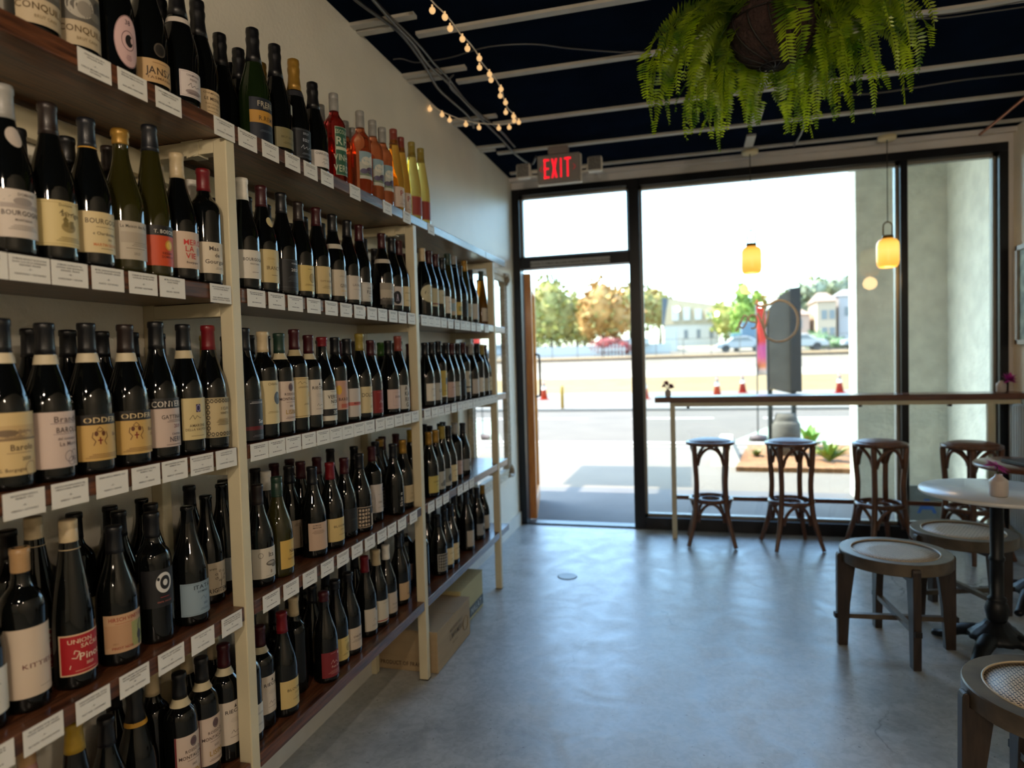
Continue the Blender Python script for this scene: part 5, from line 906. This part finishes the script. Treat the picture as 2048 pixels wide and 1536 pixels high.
for lay,(cnt_,rg,dg,rs) in enumerate(((34,(.26,.42),(.24,.37),(.03,.10)),(38,(.13,.26),(.28,.39),(.02,.07)),(18,(.06,.14),(.26,.38),(.02,.05)),(26,(.34,.48),(.14,.32),(.04,.12)))):
    for i in range(cnt_):
        az=2*PI*(i+rn.uniform(-.35,.35))/cnt_+lay*.3
        # leave the basket front partly open, as the plant does toward the aisle
        ca=(az+PI/2+PI)%(2*PI)-PI
        if abs(ca+.12)<(.95 if lay in(1,2) else .55) and not (lay==1 and -.10<ca<.12): continue
        mk('frond',frond(az,rn.uniform(*rg),rn.uniform(*dg),rn.uniform(*rs),rn.uniform(0,6),rn.uniform(.034,.054)),lm,fr)
# ================================================================ outside
def xmat(name,color,*a,**k):     # outdoor colours made darker and warmer to offset the strong bluish sky light
    f=lambda s: tuple(c*q for c,q in zip(hx(s) if isinstance(s,str) else s,(.58,.56,.52)))
    if k.get('color2'): k['color2']=f(k['color2'])
    return mat(name,f(color),*a,**k)
conc=xmat('sunlit_concrete','817b72',.9,noise=.06,scale=1.5,bump=.1,bscale=30); walk=xmat('shaded_pavement','6f7177',.9,noise=.10,scale=2.2)  # pavement colour holds the overhang's shade; forecourt keeps the sunlit tone
asph=xmat('grey_asphalt','6b6257',.95,noise=.08,scale=1.2); sand=xmat('pale_sand','a89d88',.95,noise=.08,scale=.6); grass=xmat('dry_yellow_grass','8f7642',.95,noise=.25,scale=.9)
grav=xmat('brown_ballast','857a68',.95,noise=.22,scale=2.5); brn=xmat('dry_brown_verge','937a50',.95,noise=.25,scale=1.0)
def ground(name,prof,m,x0=-60,x1=60):
    V=[];F=[]
    for y,z in prof: V+=[(x0,y,z),(x1,y,z)]
    for i in range(len(prof)-1): F.append((2*i,2*i+1,2*i+3,2*i+2))
    y0,y1=prof[0][0],prof[-1][0]; V+=[(x0,y0,-1),(x1,y0,-1),(x0,y1,-1),(x1,y1,-1)]; n=len(prof)*2
    F+=[(n,n+1,1,0),(n-2,n-1,n+3,n+2),(n,n+2,n+3,n+1)]
    o=struct(mk(name,MB().add(V,F),m)); return o
ground('ground_pavement',[(YF+.061,-.012),(7.0,-.014)],walk,-12,14)
ground('ground_forecourt',[(7.0,-.014),(10.3,-.03)],conc,-40,40); ground('ground_kerb',[(10.3,-.02),(10.45,-.02)],xmat('pale_kerb','c8c2b4',.9),-40,40)
ground('ground_road',[(10.45,-.12),(18.4,-.12)],asph); ground('ground_far_kerb',[(18.4,-.06),(26.5,-.05)],conc)
ground('ground_verge',[(26.5,-.05),(33,.02),(38,.20)],grass); ground('ground_sand',[(38,.20),(45,.45)],sand)
ground('ground_ballast',[(45,.45),(49,.75),(52,1.12)],grav); ground('ground_track_bank',[(52,1.12),(53,1.20),(58,1.45)],brn)
ground('ground_far_road',[(58,1.45),(66,1.62)],asph); ground('ground_hill',[(66,1.62),(90,2.6),(120,3.4),(160,3.6)],sand)
b=MB()
for x in range(-40,40): b.box(x*3.0,x*3.0+1.9,16.1,16.22,-.1195,-.118)
b.box(-60,60,11.55,11.67,-.1195,-.118); struct(mk('road_marking',b,flat('cfcac0',.8)))
struct(mk('ground_bike_lane',MB().prism([(2.1,11.9),(14,11.9),(14,15.6),(3.4,15.6)],-.1195,-.1185),xmat('pale_green_road_paint','9fb39a',.9)))
b=MB()
for y in (52.1,52.9): b.box(-60,60,y,y+.10,1.14,1.30)
tag(mk('railway_track',b,xmat('rusty_rail','3f2c22',.6,noise=.2)),'dark railway track running level across the gravel bank','railway track')
# stucco wing wall beside the right window, roof overhang above the pavement
wb=struct(mk('wall_wing',MB().prism([(2.885,6.70),(3.62,6.70),(3.62,YF+.165),(4.3,YF+.165),(4.3,7.0),(2.885,7.0)],-.02,3.55),stucco))
struct(mk('roof_overhang',MB().box(-3.0,4.6,YF-.02,7.0,3.55,3.95),stucco)); struct(mk('wall_facade',MB().box(-6.0,-.125,YF,YF+.2,-.02,3.55).box(XR+.125,9,YF,YF+.16,-.02,3.55),stucco))
struct(mk('roof_slab',MB().box(-6,9,YB-.2,YF+.2,3.201,3.5),black_m))
tag(mk('unseen_shadow_panel',MB().box(-2.15,-.80,7.45,8.80,4.60,4.70).box(-2.0,-1.9,6.9,8.0,4.50,4.60).box(-1.05,-.95,6.9,8.0,4.50,4.60).box(-2.0,-1.9,6.9,7.0,3.95,4.5).box(-1.05,-.95,6.9,7.0,3.95,4.5),xmat('shadow_panel_grey','77787a',.6)),'unseen flat grey panel added above the roof to cast the forecourt shadow','shadow panel')  # added out of view only to cast the shadow patch on the forecourt
# shop name lettering stuck on the window, seen reversed from inside
letm=mat('grey_vinyl_lettering','c4beb2',.6); b=MB(); yv=YF+.046
def stroke(P,w_=.0065): b.tube(curve([(x,yv-.006,z) for x,z in P],5),w_*1.25,6,flat=1)
stroke([(1.885,1.765),(1.925,1.742),(1.985,1.745),(2.05,1.775),(2.12,1.755),(2.175,1.69),(2.19,1.61),(2.17,1.53),(2.11,1.475),(2.04,1.462),(1.985,1.485)],.008)
stroke([(1.975,1.755),(1.955,1.70),(1.945,1.60),(1.965,1.50),(1.985,1.485)],.006)
stroke([(1.905,1.685),(1.935,1.610),(1.952,1.565),(1.975,1.64),(1.985,1.70)],.006)
stroke([(1.893,1.615),(1.850,1.625),(1.842,1.650),(1.862,1.672),(1.888,1.665),(1.897,1.62),(1.885,1.575),(1.855,1.572)],.0055)
stroke([(1.745,1.555),(1.775,1.600),(1.800,1.660),(1.815,1.672),(1.832,1.655),(1.822,1.615),(1.795,1.575),(1.770,1.60),(1.79,1.64)],.005)
tag(mk('window_lettering',b,letm),'grey script shop lettering on the big window, reversed from inside','lettering')
# small notice board standing against the glass outside
nb=empty('pavement_notice_board',(3.19,5.86,-.012),'pale grey notice board with a blue mark standing outside the right window','sign board')
mk('board',MB().obox((0,0,.16),(.13,0,0),(0,.009,.0),(0,0,.145)),xmat('pale_board','8f9694',.7),nb,bev=.003)
mk('back_leg',MB().tube([(-.1,.02,.25),(-.1,.14,.003)],.008,6).tube([(.1,.02,.25),(.1,.14,.003)],.008,6),xmat('board_leg','5a5f60',.6),nb)
mk('blue_mark',MB().add([(x,-.0105,z) for x,z in ((-.07,.085),(-.045,.085),(-.034,.115),(.034,.115),(.045,.085),(.07,.085),(.045,.145),(-.045,.145),(-.030,.158),(.030,.158),(.018,.20),(-.018,.20))],[(0,1,2,7),(2,3,6,7),(3,4,5,6),(8,9,10,11)]),flat('2c5a9a'),nb)
# monument sign on posts with concrete feet
ms=empty('monument_sign',(2.60,9.3,-.02),'tall grey slab sign with slanted top on two posts in the planter','sign'); sg=xmat('weathered_sign_grey','6d6a62',.8,noise=.18,scale=5); sd=xmat('dark_sign_grey','2f3436',.7,noise=.1)
b=MB(); P=[(-.20,.93),(.06,.86),(.06,2.20),(-.06,2.14),(-.20,1.98)]; n=len(P)
b.add([(x,-.06,z) for x,z in P]+[(x,.06,z) for x,z in P],[tuple(range(n)),tuple(range(2*n-1,n-1,-1))]+[(i,n+i,n+(i+1)%n,(i+1)%n) for i in range(n)]); mk('light_panel',b,sg,ms)
mk('dark_panel',MB().box(.062,.19,-.09,.09,.88,2.23),sd,ms,bev=.004); mk('dark_edge',MB().box(-.225,-.2005,-.05,.05,.9,1.96),sd,ms)
for x in (-.19,.10): mk('post',MB().box(x-.028,x+.028,-.03,.03,.05,.92),xmat('dark_green_post','2e3a3a',.6),ms)
for x,r_,h_ in ((-.23,.15,.60),(.14,.19,.50)): mk('concrete_foot',MB().lathe([(0,0),(r_,0),(r_*.95,h_*.9),(r_*.8,h_),(0,h_)],16),xmat('rough_concrete','6c6a64',.95,noise=.2,scale=6,bump=.5),ms)
# planter bed with plants
struct(mk('ground_planter',MB().prism([(1.90,8.2),(6,8.15),(6,10.25),(2.2,10.25)],-.03,.035),xmat('brown_mulch','9c7048',1,noise=.35,scale=14,bump=.8)))
tag(mk('concrete_block',MB().add([(1.62,8.6,-.03),(2.0,8.5,-.03),(2.05,9.7,-.03),(1.75,9.75,-.03),(1.70,8.9,.24),(1.9,8.75,.2),(1.95,9.6,.26),(1.80,9.65,.26)],[(0,1,2,3),(4,7,6,5),(0,4,5,1),(1,5,6,2),(2,6,7,3),(3,7,4,0)]),xmat('white_concrete','c4bfb2',.9,noise=.06)),'white angled concrete block at the left end of the planter','concrete block')
def leaves(name,x,y,z,n,L,w_,col,lab,up=.7,seed=1,cat='plant',group=None):
    rr=random.Random(seed); r=empty(name,(x,y,z),lab,cat,group); b=MB()
    for i in range(n):
        a=rr.uniform(0,2*PI); el=rr.uniform(up-.35,up+.35); l=L*rr.uniform(.7,1.1); D=Vector((math.cos(a)*math.cos(el),math.sin(a)*math.cos(el),math.sin(el))); S=Vector((-math.sin(a),math.cos(a),0)); G=Vector((0,0,-1))
        P=[D*l*t+G*l*.25*t*t for t in (0,.35,.7,1)]; W_=[w_*.6,w_,w_*.7,0]
        V=[]
        for p,q in zip(P,W_): V+=[p-S*q+Vector((0,0,q*.4)),p-Vector((0,0,q*.2)),p+S*q+Vector((0,0,q*.4))]
        F=[]
        for k in range(3):
            for j in range(2): F.append((k*3+j,k*3+j+1,k*3+j+4,k*3+j+3))
        b.add(V,F,0,True)
    mk('leaf_rosette',b,xmat('leaf_'+col,col,.5,noise=.15,scale=8),r); return r
leaves('agave',2.98,9.95,.03,18,.45,.055,'7fb34a','bright green agave behind the sign feet in the planter',.95,1)
leaves('grass_clump',3.02,8.75,.03,70,.36,.022,'93b24a','low yellow green grass clump at the right of the planter',1.0,2)
leaves('small_succulent',2.22,9.1,.03,26,.16,.02,'8a8f4a','small olive succulent by the sign foot',.8,3)
# kerb cones and bollard
oc=xmat('orange_cone_plastic','c8421c',.5); wc=xmat('white_cone_band','d8d4cc',.5); rc_=xmat('red_cone_plastic','b52a1c',.5)
def cone(x,y,m,lab):
    z=-.05 if y>18.4 else -.12; r=empty('traffic_cone',(x,y,z),lab,'traffic cone','traffic cones along the far kerb'); mk('base',MB().box(-.19,.19,-.19,.19,.001,.03),m,r,bev=.01)
    cb=mk('cone_body',MB().lathe([(.135,.03),(.03,.70),(.022,.71),(0,.71)],20),m,r); mk('reflective_band',MB().lathe([(.086,.36),(.0835,.36),(.052,.56),(.0545,.56)],20),wc,cb); mk('reflective_band',MB().lathe([(.049,.60),(.046,.60),(.040,.66),(.041,.66)],20),wc,cb)
for x,y,m,lab in ((-3.6,22.6,oc,'orange traffic cone seen through the open door'),(-.1,22.4,oc,'orange traffic cone at the left edge of the big window'),(2.25,23.4,oc,'taller orange cone with white band left of the feather banner'),(3.2,25.2,rc_,'small red cone between the tall orange cone and the slab sign'),(6.25,24.4,rc_,'red traffic cone just left of the stucco wall')): cone(x,y,m,lab)
tag(mk('bollard',MB().lathe([(0,0),(.05,0),(.05,.62),(.04,.66),(0,.67)],14,(-2.19,18.65,-.055)),xmat('yellow_bollard','c89a2c',.5)),'thin yellow bollard post beyond the road, seen through the door','bollard')
# feather banner
fb=empty('feather_banner',(2.60,12.0,-.12),'red to orange feather banner flag beside the slab sign','banner')
mk('banner_pole',MB().tube([(-.1,0,0),(-.1,0,1.2),(-.105,0,2.35)],.012,8),flat('3a3a3a'),fb); mk('banner_foot',MB().lathe([(0,0),(.16,0),(.15,.08),(.05,.10),(0,.10)],16,(-.1,0,.001)),flat('4a3c38'),fb)
def ban():
    m=bpy.data.materials.new('banner_cloth'); m.use_nodes=True; nt=m.node_tree; N=nt.nodes; L=nt.links.new; t=N.new('ShaderNodeTexCoord'); s=N.new('ShaderNodeSeparateXYZ'); r=N.new('ShaderNodeValToRGB'); q=N.new('ShaderNodeMapRange'); q.inputs[1].default_value=.95; q.inputs[2].default_value=2.4
    L(t.outputs['Object'],s.inputs[0]); L(s.outputs[2],q.inputs[0]); L(q.outputs[0],r.inputs[0]); e=r.color_ramp.elements; e[0].color=(*hx('c8bfb8'),1); e[1].color=(*hx('c8321f'),1)
    for p,c in ((.15,'c8b8ac'),(.22,'c86a32'),(.33,'b8486a'),(.45,'b0446e'),(.52,'c4321f')): x=e.new(p); x.color=(*hx(c),1)
    L(r.outputs[0],N['Principled BSDF'].inputs[0]); N['Principled BSDF'].inputs['Roughness'].default_value=.8; return m
b=MB(); F=[];V=[]
for i in range(13):
    z=1.12+1.30*i/12; w_=.20 if i<10 else .20*(1-((i-9)/3.4)**2)
    for j in range(5): V.append((-.092+w_*j/4,.02*math.sin(j*1.5+i*.5),z-(.10*j/4 if i>8 else 0)))
for i in range(12):
    for j in range(4): F.append((i*5+j,i*5+j+1,i*5+j+6,i*5+j+5))
bo=mk('banner_sail',b.add(V,F,0,True),ban(),fb); so_=bo.modifiers.new('solid','SOLIDIFY'); so_.thickness=.003
# trees, shrubs
def tree(x,y,z,crowns,cols,lab,trunk=.2,seed=0,leaf=.42,n=420,cat='tree',group='trees across the railway'):
    rr=random.Random(seed); r=empty('tree' if cat=='tree' else 'shrub',(x,y,z),lab,cat,group)
    ms=[xmat('foliage_'+c,c,.8,noise=.25,scale=.8) for c in cols]; b=MB()
    for (cx,cy,cz,rx,rz) in crowns:
        b.lathe([(rx*.80*math.sin(t),cz-rz*.80*math.cos(t)) for t in [i*PI/7 for i in range(8)]],12,(cx,cy,0),0,wob=lambda a,zz:1+.12*math.sin(3*a+zz)+.08*math.sin(7*a+2*zz))
        for i in range(int(n*rx*rz/9)+60):
            a=rr.uniform(0,2*PI); u=rr.uniform(-1,1); q=rr.uniform(.78,1.12); s=math.sqrt(1-u*u); p=Vector((cx+rx*q*s*math.cos(a),cy+rx*q*s*math.sin(a),cz+rz*q*u))
            A=Vector((rr.uniform(-1,1),rr.uniform(-1,1),rr.uniform(-1,1))).normalized(); B=A.cross(Vector((rr.uniform(-1,1),rr.uniform(-1,1),rr.uniform(-1,1)))).normalized(); l=leaf*rr.uniform(.5,1.2)
            b.add([p-A*l,p-B*l*.5,p+A*l,p+B*l*.6],[(0,1,2,3)],rr.randrange(len(ms)))
    mk('crown',b,ms,r)
    zt=min(c[2]-c[4]*.5 for c in crowns)
    if trunk: mk('trunk',MB().tube([(0,0,0),(.1,0,zt*.5),(crowns[0][0]*.5,0,zt+.4)],[trunk,trunk*.85,trunk*.6],8),xmat('bark','6b5844',.9,noise=.3,scale=6),r)
    return r
GY_='b8b06a';YG='c9c265';OR='d6a35e';OG='bbaf66';BG='9cb84a';SG='aab49c'
tree(-13.6,72,1.9,[(0,0,4.9,1.9,4.0),(1.3,.3,4.2,1.8,3.2),(-1.6,0,4.0,1.5,3.4)],[GY_,YG,'a8ad62'],'tall yellow green tree at the left of the doorway view',.22,1)
tree(-11.9,79,2.2,[(0,0,3.9,1.9,3.3),(1.2,0,3.2,1.4,2.4)],[YG,GY_],'rounder green tree next to the tallest tree in the doorway',.22,2)
tree(-7.7,70.5,1.9,[(0,0,4.7,2.0,3.2),(1.5,0,4.0,1.6,2.6),(-1.3,0,3.8,1.4,2.4)],[OR,'c9974a',OG],'orange leaved tree in the middle of the doorway view',.22,3)
tree(-5.6,80,2.2,[(0,0,5.0,2.0,2.9),(1.7,0,5.0,1.7,2.6),(-1.4,0,4.2,1.3,2.3)],[OG,OR,GY_],'olive and orange tree at the right of the doorway',.22,4)
tree(-2.9,99,2.8,[(0,0,5.4,2.3,2.9),(1.6,0,4.4,1.6,2.4)],[OG,GY_],'olive tree beside the mansard roofed house',.22,5)
tree(5.6,87,2.4,[(0,0,3.4,1.9,2.2),(1.9,0,3.0,1.5,1.9)],[YG,BG],'yellow green tree right of the mansard roofed house',.2,6)
tree(7.0,76,2.1,[(0,0,5.4,.75,1.5),(0,0,3.8,1.3,1.6),(.1,0,2.3,1.5,1.4)],[BG,'8fb552'],'bright green conical tree behind the banner',.2,7)
tree(9.3,83,2.3,[(0,0,5.2,.8,1.2),(0,0,3.4,1.1,1.5)],[BG,OR],'small green and orange tree just left of the slab sign',.2,8)
tree(15.6,84,2.4,[(0,0,6.0,2.4,1.6),(2.4,0,6.4,2.0,1.5),(-2.6,0,5.2,1.7,1.3),(-1.0,0,4.2,1.4,1.2)],[SG,'96a27a','a5a878'],'spreading grey green tree above the pink houses',.3,9,.4)
tree(-6.2,61.5,1.52,[(0,0,.9,1.5,.95),(1.4,0,.68,1.0,.7)],['a0403e','a85a4a'],'red flowering shrub low in the doorway view',0,10,.22,700,'shrub',None)
tree(12.4,64,1.6,[(0,0,.75,1.3,.9),(1.5,0,.4,1.2,.6)],['7c9a6c','8aa67a'],'green hedge bush in front of the pink houses',0,11,.2,700,'shrub',None)
# houses
white=xmat('white_house_wall','ece8de',.9,noise=.03); tan=xmat('tan_mansard','cdbb9a',.85,noise=.06); slate=xmat('grey_slate','5f6b76',.85); pane_d=xmat('pale_window_blind','f4f4ee',.5); glass_d=xmat('grey_house_window','8f969a',.3)
h1=empty('mansard_house',(-1.9,90,2.5),'white two storey house with tan mansard roof and four bright dormers','house')
wl=mk('wall',MB().box(0,6.9,0,6,0,3.0),white,h1); b=MB(); P=[(-.1,3.0),(7.0,3.0),(6.5,5.4),(.6,6.6)]
mk('mansard_roof',MB().add([(0,-.15,3.0),(7.0,-.15,3.0),(6.6,.5,5.4),(.5,.5,6.5),(0,6.2,3.0),(7,6.2,3.0),(6.6,5.5,5.4),(.5,5.5,6.5)],[(0,1,2,3),(1,5,6,2),(5,4,7,6),(4,0,3,7),(3,2,6,7)]),tan,h1)
mk('gable_end',MB().add([(-.02,-.1,3.0),(.48,.45,6.5),(.48,5.5,6.5),(-.02,6.1,3.0),(-.3,0,3.0),(-.25,.4,6.6),(-.25,5.5,6.6),(-.3,6,3.0)],[(0,1,5,4),(4,5,6,7),(1,2,6,5),(2,3,7,6),(0,4,7,3),(0,3,2,1)]),slate,h1)
for i in range(4): w1=mk('dormer',MB().box(1.0+i*1.45,1.85+i*1.45,-.25,.6,3.45,5.35-i*.25),pane_d,h1)
for i in range(4): mk('window',MB().box(.9+i*1.6,1.4+i*1.6,-.03,.02,1.0,2.2),glass_d,wl)
pk=xmat('pink_house_wall','d8bcae',.9,noise=.04); pk2=xmat('pale_peach_wall','e0c6ac',.9,noise=.04); pk3=xmat('pale_grey_house_wall','d4ced0',.9)
def house(x,y,z,w_,h_,m,lab,rh,wins,rm):
    r=empty('house',(x,y,z),lab,'house','houses on the right beyond the railway'); wl=mk('wall',MB().box(0,w_,0,5,0,h_),m,r)
    mk('roof',MB().add([(-.2,-.2,h_),(w_+.2,-.2,h_),(w_*.75,2.5,h_+rh),(w_*.25,2.5,h_+rh),(w_+.2,5.2,h_),(-.2,5.2,h_)],[(0,1,2,3),(1,4,2),(4,5,3,2),(5,0,3),(0,5,4,1)]),rm,r)
    for wx,wz in wins: mk('window',MB().box(wx,wx+.5,-.04,.02,wz,wz+.9),glass_d,wl)
rt=xmat('terracotta_roof','b89a8a',.85); rg=xmat('grey_tile_roof','a8a4a8',.85)
house(11.1,72,1.95,1.9,3.2,pk,'low pink house nearest the slab sign',.7,[(.7,1.8)],rt)
house(13.45,70.5,1.9,1.7,4.4,pk2,'taller peach house with paired windows',1.0,[(.4,2.6),(1.1,2.6),(.4,.9),(1.1,.9)],rt)
house(15.6,71.5,1.9,3.4,4.9,pk3,'pale grey house touching the stucco wall edge',.8,[(.5,2.9)],rg)
tag(mk('low_white_building',MB().box(-20,-.5,64.2,66,1.45,2.55).box(-7,-2.5,63.8,66,2.55,3.1).box(-1.2,-.0,70,75,1.6,4.2),xmat('white_low_building','dcdcd8',.9)),'long low white building behind the fence in the doorway view','building')
# fence posts by the track, cars, blue truck
b=MB()
for i in range(30): b.box(-30+i*2.2,-29.94+i*2.2,56.0,56.06,1.3,2.75)
b.box(-30,34,56.0,56.03,2.70,2.74); b.box(-30,34,56.0,56.03,1.62,1.66); tag(mk('railway_fence',b,xmat('thin_fence_wire','8a8070',.7)),'thin wire fence with slim posts along the railway','fence')
def car(x,y,z,m,lab,rz=0):
    r=empty('car',(x,y,z),lab,'car',None,rz); b=MB(); P=[(0,.35),(.05,.75),(.9,.92),(1.5,1.38),(2.7,1.42),(3.5,.98),(4.2,.85),(4.4,.6),(4.4,.35)]; n=len(P)
    b.add([(px,-.85,pz) for px,pz in P]+[(px,.85,pz) for px,pz in P],[tuple(range(n)),tuple(range(2*n-1,n-1,-1))]+[(i,n+i,n+(i+1)%n,(i+1)%n) for i in range(n)]); mk('car_body',b,m,r,bev=.08,seg=3)
    mk('side_window',MB().add([(1.15,-.862,.98),(1.6,-.862,1.30),(2.65,-.862,1.32),(3.25,-.862,.98)],[(0,1,2,3)]),glass_d,r)
    for wx in (.85,3.5):
        b=MB()
        for s in (-.87,.67): V=[(wx+.33*math.cos(t),s+k*.2,.34+.33*math.sin(t)) for k in (0,1) for t in [i*PI/10 for i in range(20)]]; b.add(V,[tuple(range(19,-1,-1)),tuple(range(20,40))]+[(i,(i+1)%20,20+(i+1)%20,20+i) for i in range(20)])
        mk('wheel',b,flat('2c2a28'),r)
car(8.0,60,1.48,xmat('white_car_paint','d0d0ce',.3),'white car parked right of the slab sign'); car(13.6,60.5,1.49,xmat('silver_car_paint','b8bcc0',.3),'silver car half hidden at the stucco wall edge')
car(3.6,62.5,1.52,xmat('pale_car_paint','c4c6c8',.3),'pale car left of the banner')
tb=empty('blue_truck',(6.0,64.6,1.58),'blue grey box truck left of the red banner','truck'); mk('cargo_box',MB().box(0,1.9,0,2,.5,2.7),xmat('blue_grey_truck','6d8aa0',.5),tb,bev=.05); mk('cab',MB().box(-.9,-.02,.1,1.9,.4,1.7),xmat('teal_truck','6a98a0',.5),tb,bev=.1)
for x in (-.5,1.3): mk('wheel',MB().obox((x,.0,.28),(.24,0,0),(0,.08,0),(0,0,.27)),flat('2c2a28'),tb,bev=.1,seg=3)
b=MB()
for i in range(40): b.box(-16+i*.3,-15.88+i*.3,58.2,58.28,1.46,1.46+.95+.15*math.sin(i*.9))
b.box(-16,-4,58.25,58.3,2.0,2.1); tag(mk('white_fence',b,xmat('white_picket_fence','dededa',.8)),'white picket fence along the far street, seen through the door','fence')
